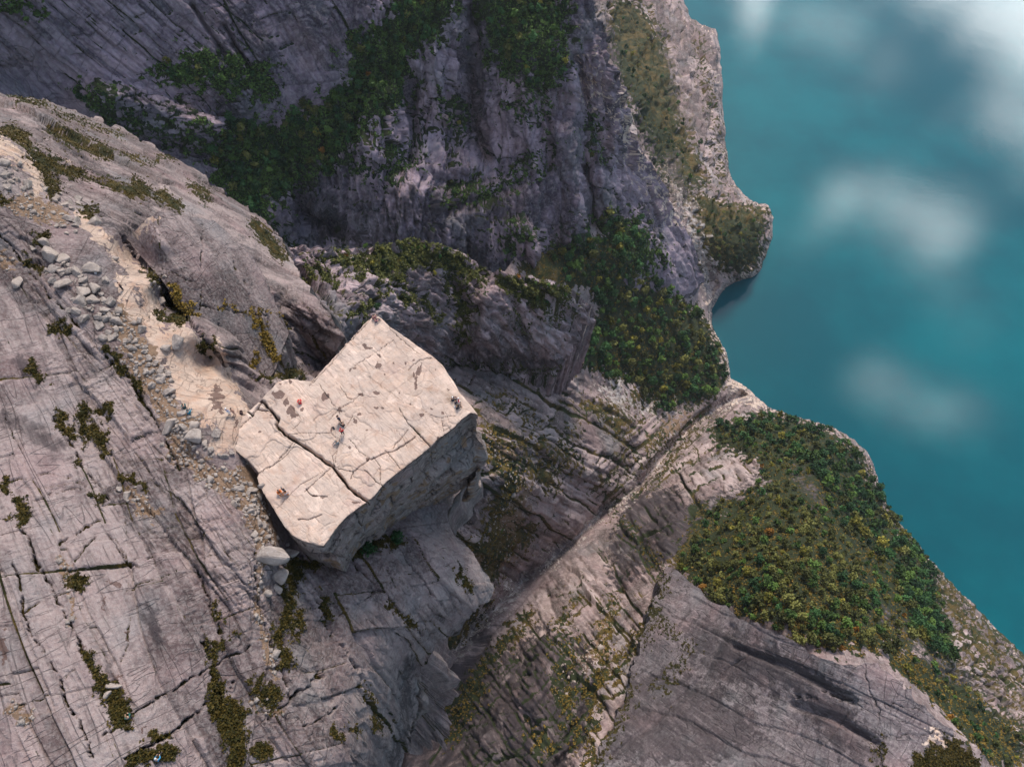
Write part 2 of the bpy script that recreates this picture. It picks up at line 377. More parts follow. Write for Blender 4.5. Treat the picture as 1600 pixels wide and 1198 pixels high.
# ------------------------------------------------------------------ materials
class NT:
    def __init__(s, name):
        s.m = bpy.data.materials.new(name); s.m.use_nodes = True; s.t = s.m.node_tree; s.t.nodes.clear()
        s.out = s.t.nodes.new('ShaderNodeOutputMaterial'); s.b = s.t.nodes.new('ShaderNodeBsdfPrincipled')
        s.t.links.new(s.b.outputs[0], s.out.inputs['Surface']); s.b.inputs['Roughness'].default_value = .85
        s.b.inputs['Specular IOR Level'].default_value = .25
    def n(s, t, **k):
        x = s.t.nodes.new(t)
        for a, b in k.items(): setattr(x, a, b)
        return x
    def l(s, a, b): s.t.links.new(a, b)
    def put(s, inp, v):
        if isinstance(v, bpy.types.NodeSocket): s.l(v, inp)
        else: inp.default_value = v
    def noise(s, scale, det=5, rough=.55, vec=None, dist=0, out='Fac'):
        x = s.n('ShaderNodeTexNoise'); x.inputs['Scale'].default_value = scale; x.inputs['Detail'].default_value = det
        x.inputs['Roughness'].default_value = rough; x.inputs['Distortion'].default_value = dist
        s.l(vec if vec is not None else s.co(), x.inputs['Vector']); return x.outputs[out]
    def co(s):
        if not hasattr(s, '_c'): s._c = s.n('ShaderNodeTexCoord').outputs['Object']
        return s._c
    def mapv(s, rot=(0, 0, 0), sc=(1, 1, 1)):
        x = s.n('ShaderNodeMapping'); x.inputs['Rotation'].default_value = rot; x.inputs['Scale'].default_value = sc; s.l(s.co(), x.inputs['Vector']); return x.outputs[0]
    def vor(s, scale, feat='DISTANCE_TO_EDGE', vec=None, out='Distance'):
        x = s.n('ShaderNodeTexVoronoi'); x.feature = feat; x.inputs['Scale'].default_value = scale
        s.l(vec if vec is not None else s.co(), x.inputs['Vector']); return x.outputs[out]
    def ma(s, op, a, b=0.0, c=None):
        x = s.n('ShaderNodeMath', operation=op); s.put(x.inputs[0], a); s.put(x.inputs[1], b)
        if c is not None: s.put(x.inputs[2], c)
        return x.outputs[0]
    def mr(s, v, a, b, c=0.0, d=1.0, smooth=True):
        x = s.n('ShaderNodeMapRange'); x.interpolation_type = 'SMOOTHSTEP' if smooth else 'LINEAR'
        s.l(v, x.inputs[0]); x.inputs[1].default_value = a; x.inputs[2].default_value = b; x.inputs[3].default_value = c; x.inputs[4].default_value = d
        return x.outputs[0]
    def mix(s, f, a, b, mode='MIX'):
        x = s.n('ShaderNodeMix', data_type='RGBA', blend_type=mode); s.put(x.inputs[0], f)
        for i, v in ((6, a), (7, b)): s.put(x.inputs[i], v if isinstance(v, bpy.types.NodeSocket) else tuple(v) + ((1,) if len(v) == 3 else ()))
        return x.outputs[2]
    def attr(s, name):
        a = s.n('ShaderNodeAttribute'); a.attribute_name = name; q = s.n('ShaderNodeSeparateColor'); s.l(a.outputs['Color'], q.inputs[0]); return q.outputs
    def bump(s, h, strength, dist, nrm=None):
        x = s.n('ShaderNodeBump'); x.inputs['Strength'].default_value = strength; x.inputs['Distance'].default_value = dist
        s.l(h, x.inputs['Height'])
        if nrm is not None: s.l(nrm, x.inputs['Normal'])
        return x.outputs[0]

def rock(name, c_lo, c_mid, c_hi, pale=(.62, .5, .42), s=1.0, ledge=0.0, veg=((.028, .04, .012), (.09, .075, .018)), soil=(.225, .15, .10), bump=1.0,
         streak=(0, 0, 0), sstr=.35, crackc=(.035, .03, .03), ledge_t=.72, lines=1.0, jm=.0, floor=0.0, dkm=.8):
    """s: metres of a grain. colours are the stone's own"""
    k = NT(name); A = k.attr('mA'); B = k.attr('mB'); Cc = k.attr('mC')
    big = k.noise(.035 / s, 6, .6); mid = k.noise(.28 / s, 8, .65); fine = k.noise(2.2 / s, 6, .7)
    sfn = k.n('ShaderNodeAttribute'); sfn.attribute_name = 'sf'; sfv = sfn.outputs['Vector']
    def smap(a, b, c, off=(0, 0, 0)):
        x = k.n('ShaderNodeMapping'); x.inputs['Scale'].default_value = (a / s, b / s, c / s); x.inputs['Location'].default_value = off; k.l(sfv, x.inputs['Vector']); return x.outputs[0]
    stk = k.noise(1.0, 7, .65, smap(.06, .7, .7))
    def frac(vec, lev, w, det=1, dist=.0):
        q = k.noise(1.0, det, .55, vec, dist); return k.mr(k.ma('ABSOLUTE', k.ma('SUBTRACT', q, lev)), 0, w)
    gate = k.mr(k.noise(.16 / s, 3, .6), .44, .54)
    f1 = frac(smap(.035, .28, .28), .5, .014); f2 = frac(smap(.05, .5, .5, (9, 3, 1)), .47, .012); f3 = frac(smap(.30, .05, .2, (2, 7, 4)), .5, .010); f4 = frac(smap(.7, .12, .4, (5, 1, 8)), .52, .012, 2)
    f4 = k.ma('MAXIMUM', f4, gate); f3 = k.ma('MAXIMUM', f3, k.ma('SUBTRACT', 1.0, gate))
    f1 = k.ma('MAXIMUM', f1, k.ma('SUBTRACT', 1.0, gate)); f2 = k.ma('MAXIMUM', f2, k.mr(k.noise(.12 / s, 3, .6, k.mapv((1, 2, .4))), .45, .55)); fr = k.ma('MINIMUM', k.ma('MINIMUM', f1, f2), k.ma('MINIMUM', f3, f4))
    v = k.ma('ADD', k.ma('MULTIPLY', big, .85), k.ma('ADD', k.ma('MULTIPLY', mid, .45), k.ma('MULTIPLY', stk, sstr)))
    v = k.ma('ADD', v, k.ma('MULTIPLY', k.ma('SUBTRACT', B[2], .5), .5))
    rp = k.n('ShaderNodeValToRGB'); e = rp.color_ramp.elements
    mean = .65 + .5 * sstr
    e[0].position = mean - .17; e[0].color = (*c_lo, 1); e[1].position = mean + .16; e[1].color = (*c_hi, 1)
    x = e.new(mean); x.color = (*c_mid, 1); k.l(v, rp.inputs[0]); col = rp.outputs[0]
    col = k.mix(k.mr(k.noise(.6 / s, 6, .7), .52, .72, 0, .5), col, tuple(min(1, x * 1.45) for x in c_hi)); col = k.mix(k.mr(k.noise(.75 / s, 6, .7, smap(.15, 1, 1)), .5, .32, 0, .55), col, tuple(x * .6 for x in c_lo))
    # speckle and hue drift
    col = k.mix(k.mr(fine, .42, .62, 0, .4), col, k.mix(.5, col, (.50, .47, .45)), 'MIX')
    hue = k.noise(.11 / s, 3, .5, k.mapv((.3, .2, .7)))
    col = k.mix(k.mr(hue, .5, .72, 0, .35), col, (.30, .20, .20)); col = k.mix(k.mr(hue, .48, .3, 0, .35), col, (.20, .21, .22))
    pl = k.mr(k.ma('ADD', A[1], k.ma('MULTIPLY', k.ma('SUBTRACT', mid, .5), .9)), .38, .62)
    pc = k.mix(k.mr(mid, .35, .7), tuple(c * .72 for c in pale), pale); pc = k.mix(k.mr(k.noise(.5 / s, 4, .6), .45, .7, 0, .6), pc, tuple(a * b for a, b in zip(pale, (.85, .68, .58))))
    col = k.mix(pl, col, pc)
    so = k.mr(k.ma('ADD', B[1], k.ma('MULTIPLY', k.ma('SUBTRACT', mid, .5), .9)), .35, .65)
    col = k.mix(so, col, k.mix(fine, tuple(c * .55 for c in soil), tuple(c * 1.25 for c in soil)))
    sc = k.mr(k.ma('ADD', Cc[1], k.ma('MULTIPLY', k.ma('SUBTRACT', mid, .5), .6)), .4, .6)
    grv = k.vor(1.1 / s, 'F1', out='Color'); gs = k.n('ShaderNodeSeparateColor'); k.l(grv, gs.inputs[0])
    col = k.mix(sc, col, k.mix(gs.outputs[0], (.22, .19, .18), (.52, .47, .44)))
    st = k.mr(k.ma('ADD', B[0], k.ma('MULTIPLY', k.ma('SUBTRACT', k.noise(.9 / s, 4, .6), .5), .9)), .42, .52)
    col = k.mix(k.ma('MULTIPLY', st, .85), col, (.105, .062, .052))
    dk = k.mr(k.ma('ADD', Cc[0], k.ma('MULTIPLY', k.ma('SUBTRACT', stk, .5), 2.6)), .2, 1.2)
    col = k.mix(k.ma('MULTIPLY', dk, dkm), col, (.034, .027, .031))  # dark bands of the stone; over the ravine, occlusion painted as near-black rock
    ck = k.mr(k.ma('ADD', A[2], k.ma('MULTIPLY', k.ma('SUBTRACT', fine, .5), .5)), .35, .8)
    col = k.mix(k.ma('MULTIPLY', ck, .8), col, crackc)
    col = k.mix(k.ma('MULTIPLY', k.ma('SUBTRACT', 1.0, fr), .62 * lines), col, crackc)
    # growth on ledges and in the surveyed patches
    geo = k.n('ShaderNodeNewGeometry'); sp = k.n('ShaderNodeSeparateXYZ'); k.l(geo.outputs['Normal'], sp.inputs[0])
    led = k.ma('MULTIPLY', k.mr(sp.outputs[2], ledge_t - .12, ledge_t + .12), k.mr(k.noise(.09 / s, 4, .6, k.mapv((.5, .1, .2))), .42, .6))
    vg = k.ma('ADD', k.ma('MAXIMUM', A[0], k.ma('MAXIMUM', k.ma('MULTIPLY', led, ledge), k.ma('MULTIPLY', A[2], jm))), k.ma('MULTIPLY', k.ma('SUBTRACT', k.noise(.8 / s, 6, .7), .5), 1.1))
    vg = k.ma('MULTIPLY', k.mr(vg, .42, .58), k.ma('SUBTRACT', 1.0, Cc[2]))
    wood_shade = k.mr(Cc[0], .3, .7, 0, 1)
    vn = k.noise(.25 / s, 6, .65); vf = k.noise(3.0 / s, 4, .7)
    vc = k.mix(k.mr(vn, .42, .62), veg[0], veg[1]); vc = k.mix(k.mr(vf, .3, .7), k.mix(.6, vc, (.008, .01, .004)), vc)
    vc = k.mix(k.ma('MULTIPLY', wood_shade, floor), vc, (.020, .027, .009)); col = k.mix(vg, col, vc)  # shade between the trees, painted into the ground colour
    k.l(col, k.b.inputs['Base Color'])
    h = k.ma('ADD', k.ma('MULTIPLY', mid, 1.0), k.ma('MULTIPLY', fine, .22)); h = k.ma('ADD', h, k.ma('MULTIPLY', stk, .5))
    h = k.ma('ADD', h, k.ma('MULTIPLY', fr, .5 * lines))
    nb = k.bump(h, 1.0 * bump, .8 * s ** .35); k.l(nb, k.b.inputs['Normal'])
    return k.m
def leafy(name, lo, hi, scale=.5):
    k = NT(name); oi = k.n('ShaderNodeObjectInfo'); nz = k.noise(scale, 3, .6); tv = k.attr('tv')[0]
    g = k.n('ShaderNodeNewGeometry')
    f = k.ma('ADD', k.ma('MULTIPLY', nz, .7), k.ma('MULTIPLY', g.outputs['Random Per Island'], .5))
    c = k.mix(k.mr(f, .3, .9), lo, hi); r = k.ma('FRACT', k.ma('ADD', tv, oi.outputs['Random']))
    c = k.mix(k.mr(r, .5, 1, 0, .6), c, tuple(x * 1.9 for x in hi)); k.l(k.mix(k.mr(r, .5, 0, 0, .6), c, tuple(x * .6 for x in lo)), k.b.inputs['Base Color'])
    k.b.inputs['Roughness'].default_value = .7; k.b.inputs['Specular IOR Level'].default_value = .15
    return k.m
def plain(name, c, rough=.8):
    k = NT(name); n = k.noise(9, 3, .6); k.l(k.mix(n, tuple(x * .75 for x in c), tuple(min(1, x * 1.2) for x in c)), k.b.inputs['Base Color']); k.b.inputs['Roughness'].default_value = rough
    return k.m
M = {}
M['near'] = rock('near_rock', (0.081, 0.057, 0.057), (0.176, 0.133, 0.130), (0.272, 0.213, 0.204), s=1.0, streak=(0, 0, .8), lines=.35, jm=1.0, pale=(.52, .40, .325), veg=((.03, .032, .008), (.10, .068, .014)))
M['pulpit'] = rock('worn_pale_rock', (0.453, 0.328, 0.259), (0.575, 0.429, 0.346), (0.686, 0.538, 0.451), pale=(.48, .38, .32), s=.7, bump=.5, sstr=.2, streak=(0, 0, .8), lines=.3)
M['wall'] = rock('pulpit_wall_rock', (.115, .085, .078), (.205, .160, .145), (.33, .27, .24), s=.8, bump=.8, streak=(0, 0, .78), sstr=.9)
M['mid'] = rock('buttress_rock', (0.090, 0.062, 0.070), (0.198, 0.141, 0.152), (0.396, 0.296, 0.309), s=3.0, lines=.5, ledge=.8, jm=1.2, streak=(0, 1.2, 0), veg=((.02, .032, .008), (.075, .065, .016)), ledge_t=.85)
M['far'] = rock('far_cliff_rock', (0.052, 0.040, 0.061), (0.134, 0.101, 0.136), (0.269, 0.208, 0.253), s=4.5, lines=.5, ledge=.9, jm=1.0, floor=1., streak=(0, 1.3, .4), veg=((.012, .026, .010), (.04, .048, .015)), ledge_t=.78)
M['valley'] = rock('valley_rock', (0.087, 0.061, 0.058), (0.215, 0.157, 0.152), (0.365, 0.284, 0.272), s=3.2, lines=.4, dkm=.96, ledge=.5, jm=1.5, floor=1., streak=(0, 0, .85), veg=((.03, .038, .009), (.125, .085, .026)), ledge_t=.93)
M['slab'] = rock('slab_rock', (0.060, 0.047, 0.053), (0.136, 0.110, 0.119), (0.266, 0.225, 0.236), s=2.0, lines=.5, streak=(0, .2, -.5), sstr=.8, veg=((.03, .035, .01), (.09, .07, .02)), dkm=.66)
k = NT('boulder_rock'); v1 = k.noise(1.5, 6, .65); v2 = k.noise(9, 4, .7); oi = k.n('ShaderNodeObjectInfo')
c = k.mix(k.mr(v1, .35, .65), (.17, .142, .128), (.33, .288, .26)); c = k.mix(k.mr(v2, .5, .75, 0, .6), c, (.5, .48, .45))
k.l(k.mix(k.ma('MULTIPLY', oi.outputs['Random'], .45), c, (.42, .35, .30)), k.b.inputs['Base Color']); k.l(k.bump(k.ma('ADD', v1, k.ma('MULTIPLY', v2, .3)), .6, .3), k.b.inputs['Normal']); M['boulder'] = k.m

# ------------------------------------------------------------------ the shore line and the valley
SHORE = [(1050, -90), (1062, -30), (1068, 0), (1080, 30), (1118, 45), (1124, 70), (1128, 120), (1129, 150), (1131, 180), (1134, 230), (1138, 262), (1150, 290), (1172, 312), (1200, 320),
         (1209, 340), (1207, 372), (1198, 395), (1187, 424), (1170, 436), (1150, 440), (1133, 450), (1122, 466), (1112, 484), (1112, 503), (1120, 524), (1132, 543), (1139, 570), (1141, 590),
         (1155, 597), (1168, 606), (1180, 618), (1198, 634), (1222, 644), (1250, 652), (1285, 662), (1310, 672), (1335, 686), (1352, 702), (1366, 728), (1372, 752), (1385, 790), (1400, 812),
         (1420, 834), (1448, 868), (1468, 890), (1500, 924), (1540, 962), (1572, 996), (1600, 1022), (1680, 1100), (1760, 1180)]
SHORE_R = roughen(SHORE, 2.5, 7, 3); SHORE_R = SHORE_R[:SHORE_R.index((1760, 1180)) + 1]
SHORE_POLY = SHORE_R + [(1760, 1400), (-300, 1400), (-300, -200), (1050, -200)]
VCTRL = Zs((960, 60, 138), (900, 0, 200), (1040, 80, 60), (1050, 150, 60), (1000, 150, 140), (1020, 250, 122), (1100, 200, 40), (1095, 120, 25), (1100, 300, 62), (1060, 300, 112),
    (1150, 350, 50), (1180, 350, 40), (1150, 400, 42), (1120, 420, 28), (1080, 380, 84), (1050, 340, 128), (1110, 450, 18), (1100, 520, 30), (1050, 470, 75), (1000, 430, 135),
    (950, 400, 190), (900, 430, 205), (940, 480, 150), (1000, 520, 100), (1060, 580, 45), (950, 580, 112), (900, 610, 160), (1000, 640, 72), (1100, 620, 22), (870, 588, 215), (800, 590, 275),
    (720, 590, 320), (700, 640, 370), (770, 640, 325), (850, 640, 235), (930, 650, 142), (1000, 690, 82), (770, 700, 350), (850, 720, 240), (930, 740, 140), (970, 760, 98),
    (760, 780, 330), (840, 800, 205), (880, 830, 135), (740, 850, 285), (790, 880, 195), (700, 900, 300), (650, 870, 350), (600, 700, 400), (500, 800, 400), (600, 1000, 290), (300, 1000, 300),
    (300, 600, 350), (500, 500, 330), (-50, 300, 400), (-50, 1200, 350), (1165, 615, 5), (1100, 650, 25), (1050, 700, 45), (1000, 755, 63), (940, 800, 88), (880, 855, 112), (820, 905, 135),
    (740, 980, 178), (690, 1040, 210), (640, 1120, 235), (620, 1198, 250), (1120, 690, 62), (1190, 660, 42), (1250, 685, 65), (1300, 705, 66), (1335, 740, 48), (1190, 712, 130),
    (1130, 750, 140), (1100, 790, 170), (1060, 850, 215), (1000, 850, 165), (1040, 790, 135), (960, 900, 190), (900, 950, 210), (870, 900, 150), (1000, 940, 245), (950, 1050, 265), (850, 1050, 245),
    (770, 1050, 215), (700, 1130, 205), (760, 1150, 248), (850, 1190, 290), (950, 1190, 295), (1250, 760, 190), (1150, 800, 205), (1275, 750, 190), (1110, 880, 250), (1250, 860, 278),
    (1200, 950, 312), (1350, 880, 235), (1350, 1000, 315), (1430, 950, 185), (1400, 870, 100), (1350, 790, 80), (1465, 905, 50), (1450, 1030, 285), (1485, 1000, 150), (1550, 1000, 60),
    (1550, 1100, 185), (1600, 1100, 120), (1590, 1180, 230), (1520, 1150, 310), (1500, 1080, 250), (1700, 1200, 90), (1100, 1050, 265), (1300, 1120, 330), (1300, 1260, 360), (1500, 1260, 350), (800, 1260, 280))
STREAM = [(1165, 615), (1130, 632), (1100, 650), (1070, 678), (1045, 705), (1010, 745), (985, 770), (960, 785), (940, 800), (905, 835), (880, 855), (855, 882), (820, 905), (795, 930), (760, 962), (720, 1008), (690, 1040), (660, 1085), (640, 1120), (620, 1198)]
vpush = [(STREAM, 9, .03), ([(1090, 340), (1120, 450)], 10, .0), ([(1040, 300), (1075, 380), (1115, 455)], 14, .02), ([(1005, 600), (1010, 680), (975, 745)], 14, .012),
         ([(1050, 760), (1000, 850), (960, 930)], 16, .02), ([(1170, 705), (1110, 730), (1060, 790), (1040, 850)], 18, -.015), ([(1150, 800), (1075, 880), (990, 970), (930, 1090), (880, 1198)], 15, .03),
         ([(900, 900), (860, 1000), (840, 1100)], 26, -.02), ([(1290, 720), (1350, 870), (1440, 1030)], 20, -.01), ([(1340, 860), (1500, 1060), (1600, 1120)], 14, .02),
         ([(760, 700), (840, 720), (900, 760)], 14, .012), ([(700, 760), (800, 850)], 16, .01), ([(1000, 0), (1010, 200), (1060, 330)], 30, .012), ([(1110, 60), (1120, 200)], 10, -.01),
         ([(830, 1030), (700, 1198)], 10, .02), ([(880, 1050), (790, 1198)], 9, .015), ([(1540, 960), (1600, 1100)], 14, -.01)]
P_F = [(700, 560), (870, 575), (940, 600), (1010, 680), (1000, 745), (900, 840), (820, 900), (700, 980), (640, 900), (640, 640)]
P_H = [(1170, 700), (1120, 700), (1040, 740), (960, 830), (870, 890), (780, 990), (720, 1080), (700, 1250), (1040, 1250), (1040, 900), (1080, 820), (1200, 740)]
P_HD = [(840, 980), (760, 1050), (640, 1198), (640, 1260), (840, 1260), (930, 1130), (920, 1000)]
P_FAR = [(900, -80), (1130, -80), (1130, 250), (1220, 330), (1190, 440), (1110, 460), (1020, 360), (930, 100)]
P_SH = [(1460, 860), (1700, 1120), (1700, 1260), (1480, 1100), (1450, 940)]
vreg = [dict(poly=P_F, dir=((760, 600), (920, 700)), long=66, short=19, amp=3.2, groove=1.6, cpx=2.2, seed=4, warp=.3, ck=.9, feather=18, scales=((1.7, 1.1), (.75, .7), (.34, .34))),
        dict(poly=P_H, dir=((900, 900), (1010, 1040)), long=56, short=19, amp=3.6, groove=1.6, cpx=2.2, skew=.1, seed=9, warp=.3, ck=.9, feather=18, scales=((1.8, 1.2), (.75, .7), (.34, .34))),
        dict(poly=P_HD, dir=((820, 1020), (690, 1190)), long=70, short=14, amp=3.0, seed=12, groove=1.4, cpx=2, streak=2.5, slong=90, sshort=8, feather=24),
        dict(poly=P_FAR, dir=((1080, 60), (1110, 300)), long=24, short=12, mode='facet', ck=.4, amp=3.6, seed=15, slong=30, sshort=8),
        dict(poly=P_SH, dir=((1480, 900), (1590, 1010)), long=24, short=9, mode='facet', amp=3.0, groove=1.0, seed=19, slong=30, sshort=7),
        dict(poly=[(1040, 440), (1180, 600), (1150, 700), (960, 800), (900, 760), (1000, 640), (1100, 600)], dir=((990, 760), (1120, 640)), long=26, short=6, amp=1.2, seed=23, feather=10)]
FOREST_T = [(1060, 460), (1100, 490), (1125, 540), (1135, 590), (1110, 625), (1060, 640), (1020, 640), (990, 600), (960, 600), (935, 580), (880, 575), (905, 530), (935, 490), (925, 460), (880, 440), (850, 400), (880, 370), (930, 370), (1000, 350), (1040, 400)]
FOREST_R = [(1110, 668), (1200, 640), (1300, 672), (1350, 715), (1372, 770), (1420, 840), (1455, 880), (1470, 960), (1480, 1030), (1440, 1010), (1390, 1020), (1330, 1020), (1240, 995), (1160, 960), (1110, 935), (1060, 890), (1090, 830), (1130, 780), (1200, 760), (1180, 720), (1120, 700)]
FOREST_S = [(1390, 1020), (1480, 1020), (1540, 1100), (1600, 1150), (1600, 1198), (1540, 1198), (1500, 1140), (1440, 1080), (1400, 1050)]
vmask = dict(veg=([[(800, 380), (900, 380), (920, 450), (820, 450)], FOREST_T, FOREST_R, FOREST_S, [(1000, 0), (950, 0), (960, 100), (1040, 290), (1085, 300), (1080, 200), (1050, 80)], [(1060, 300), (1200, 325), (1190, 420), (1130, 430), (1090, 380)]],
                  [([(770, 612), (810, 635), (850, 668)], 5), ([(915, 625), (940, 640), (975, 672)], 8), ([(870, 700), (890, 715)], 6), ([(760, 665), (800, 690), (850, 700)], 9), ([(900, 640), (1000, 655)], 6), ([(1110, 640), (1060, 700), (1020, 760)], 5), ([(840, 740), (880, 690), (900, 680)], 7), ([(740, 690), (800, 740), (780, 800), (770, 880), (740, 960)], 16), ([(940, 620), (970, 680)], 9), ([(820, 720), (860, 760)], 10),
                   ([(760, 870), (830, 830)], 14), ([(700, 860), (760, 850)], 16), ([(830, 960), (740, 1060), (690, 1130)], 10), ([(880, 1100), (960, 1050), (1040, 940)], 10), ([(900, 1150), (870, 1060), (900, 1000)], 9),
                   ([(1100, 800), (1060, 880)], 14), ([(740, 905), (720, 980), (700, 1000)], 16), ([(860, 740), (905, 720)], 8), ([(1010, 615), (950, 640)], 9), ([(1040, 680), (1000, 720)], 8),
                   ([(960, 930), (930, 1080), (920, 1190)], 8), ([(840, 1150), (850, 1160)], 18), ([(750, 1080), (700, 1160)], 10), ([(1090, 60), (1120, 200), (1130, 290)], 5), ([(1060, 200), (1100, 290)], 12), ([(1020, 340), (1090, 430)], 8), ([(960, 800), (1010, 860), (1040, 900)], 7), ([(900, 930), (860, 1010)], 6), ([(1500, 960), (1560, 1040)], 6), ([(1480, 900), (1490, 960)], 6), ([(1560, 1080), (1600, 1100)], 10)]),
             bare=([[(850, 592), (905, 596), (960, 600), (985, 640), (960, 640), (930, 620)], [(1145, 595), (1210, 640), (1170, 650), (1100, 640)]], [([(1120, 500), (1145, 590), (1200, 635)], 5), ([(1045, 250), (1080, 350), (1110, 450), (1125, 510)], 8), 
                   ([(1240, 738), (1280, 790)], 5), ([(1350, 935), (1440, 1010)], 4), ([(1430, 1020), (1600, 1110)], 7), ([(1050, 70), (1062, 130), (1075, 190)], 9), ([(1110, 60), (1112, 80)], 5)]),
             scree=([[(930, 598), (975, 600), (985, 640), (955, 632)]], [(STREAM[:13], 3.2), (STREAM[12:18], 8), ([(1060, 300), (1110, 430)], 7), ([(1060, 635), (1000, 640)], 8)]),
             pale=([], [(SHORE[3:-2], 1.6), (STREAM[:12], 4.5), ([(1118, 500), (1125, 530), (1140, 560), (1145, 592), (1200, 636)], 5), ([(1150, 605), (1190, 632)], 9), ([(1040, 260), (1070, 330), (1100, 430), (1122, 500)], 6), ([(1115, 455), (1118, 500)], 6), ([(1150, 437), (1190, 425)], 2.5)]),
             soil=([], [([(780, 700), (800, 760), (800, 820), (780, 870)], 24), ([(1040, 670), (1080, 650)], 7), ([(1010, 700), (1060, 665)], 7), ([(880, 1080), (960, 960)], 12), ([(740, 860), (760, 920)], 14)]),
             stain=([], []), dark=([P_HD, [(980, 770), (1060, 760), (1090, 800), (1060, 870), (990, 900), (960, 930), (950, 870)], [(700, 790), (820, 705), (840, 715), (720, 830)], FOREST_T, FOREST_R, FOREST_S, [(1120, 340), (1200, 345), (1185, 420), (1130, 430)]], [([(1230, 720), (1160, 760), (1040, 820)], 12), ([(640, 1198), (700, 1080), (760, 1010)], 42), ([(940, 60), (1010, 200), (1060, 300)], 26)]))  # dark: ravine occlusion and shade beneath the woods painted in, plus dark slabs
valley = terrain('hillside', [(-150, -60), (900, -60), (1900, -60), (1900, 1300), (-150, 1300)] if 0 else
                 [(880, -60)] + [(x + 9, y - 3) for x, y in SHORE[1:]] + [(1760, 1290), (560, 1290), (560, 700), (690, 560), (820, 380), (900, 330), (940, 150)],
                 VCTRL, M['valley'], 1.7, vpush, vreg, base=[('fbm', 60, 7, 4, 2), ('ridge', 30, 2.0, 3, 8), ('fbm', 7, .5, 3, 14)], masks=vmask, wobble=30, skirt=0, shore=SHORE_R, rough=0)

# ------------------------------------------------------------------ the great wall across the gully
DCTRL = [(x, y, t) for x, y, t in [(0, 0, 350), (0, 130, 375), (40, 150, 400), (250, 0, 400), (250, 100, 415), (250, 200, 432), (150, 160, 405), (350, 100, 425), (430, 240, 480), (430, 0, 430), (300, 240, 440),
    (430, 340, 470), (480, 350, 530), (560, 400, 520), (600, 0, 465), (600, 200, 500), (560, 300, 500), (700, 0, 490), (740, 200, 552), (700, 300, 530), (700, 400, 545), (640, 300, 500), (860, 420, 600), (780, 430, 575), (820, 300, 545), (890, 0, 515),
    (890, 120, 530), (890, 250, 575), (880, 350, 590), (930, 60, 540), (950, 150, 590), (985, 220, 635), (1000, 300, 675), (1040, 350, 720), (1075, 400, 755), (1000, 400, 680), (940, 380, 640), (950, 450, 655), (820, 370, 565),
    (-150, 50, 320), (-150, -80, 320), (300, -80, 400), (700, -80, 480), (1080, 440, 770), (450, 440, 560), (700, 470, 600), (200, 300, 480)]]
dpush = [([(735, -20), (750, 90), (735, 160), (755, 240)], 14, .05), ([(880, 210), (900, 300), (895, 370)], 16, -.03), ([(830, 60), (820, 200), (840, 260)], 18, -.02), ([(905, 100), (915, 200)], 10, .03),
         ([(940, 90), (965, 180), (960, 240)], 14, -.02), ([(470, 320), (520, 350), (560, 365)], 16, .04), ([(650, 130), (640, 250)], 12, .025), ([(595, 150), (590, 240)], 20, -.03),
         ([(820, 365), (825, 395)], 22, -.04), ([(0, 120), (60, 150)], 14, .05), ([(160, 150), (250, 175), (330, 200)], 18, -.03), ([(150, 210), (280, 225), (360, 260)], 9, .02),
         ([(350, 40), (390, 110)], 5, .02), ([(300, 10), (355, 90)], 4, .015), ([(680, 60), (690, 180)], 12, -.02), ([(930, 230), (950, 330)], 11, -.025), ([(915, 260), (925, 360)], 7, .03), ([(560, 250), (700, 290), (860, 240)], 12, .012),
         ([(700, 330), (780, 300), (860, 260)], 9, .012)]
dreg = [dict(poly=[(-150, -90), (330, -90), (420, 60), (430, 150), (330, 200), (140, 150), (-150, 140)], dir=((60, 20), (200, 140)), long=100, short=13, amp=2.8, groove=1.4, cpx=1.6, seed=2, warp=.3, streak=3.0, slong=110, sshort=9, cw=.09),
        dict(poly=[(300, -90), (560, -90), (600, 60), (520, 120), (400, 130), (330, 60)], dir=((340, 10), (400, 110)), long=80, short=26, amp=4.5, groove=1.6, cpx=2, seed=6, warp=.3, cw=.07, feather=20),
        dict(poly=[(560, -90), (960, -90), (1000, 250), (960, 420), (440, 420), (440, 250), (560, 100)], dir=((700, 150), (705, 350)), mode='facet', long=58, short=17, amp=4.8, groove=.9, ck=.6, cpx=1.4, seed=8, feather=24, scales=((1.7, 1.3), (.8, .9), (.4, .6))),
        dict(poly=[(880, -90), (960, -90), (1120, 440), (1040, 440), (900, 200)], dir=((960, 150), (1010, 280)), mode='facet', long=70, short=17, amp=3.6, groove=.9, ck=.6, cpx=1.4, seed=10, slong=50, sshort=9),
        dict(poly=[(150, 140), (380, 150), (400, 260), (260, 240), (140, 190)], dir=((190, 170), (330, 190)), mode='facet', long=60, short=18, amp=4, groove=1., seed=11)]
FOREST_D = [[(360, 190), (440, 190), (500, 150), (560, 130), (600, 170), (560, 220), (520, 260), (480, 300), (430, 320), (400, 330), (360, 290), (330, 250), (340, 210)],
            [(530, 90), (600, 20), (640, -20), (720, -20), (700, 60), (640, 80), (640, 170), (560, 190)], [(740, -20), (890, -20), (880, 120), (840, 160), (770, 100)],
            [(110, 140), (180, 190), (280, 225), (360, 260), (330, 200), (260, 205), (150, 140)], [(230, 110), (300, 90), (420, 100), (440, 170), (330, 130), (260, 135)],
            [(850, 400), (890, 360), (940, 330), (1000, 340), (1040, 420), (950, 440), (870, 430)], [(770, 370), (830, 350), (845, 372), (790, 395)]]
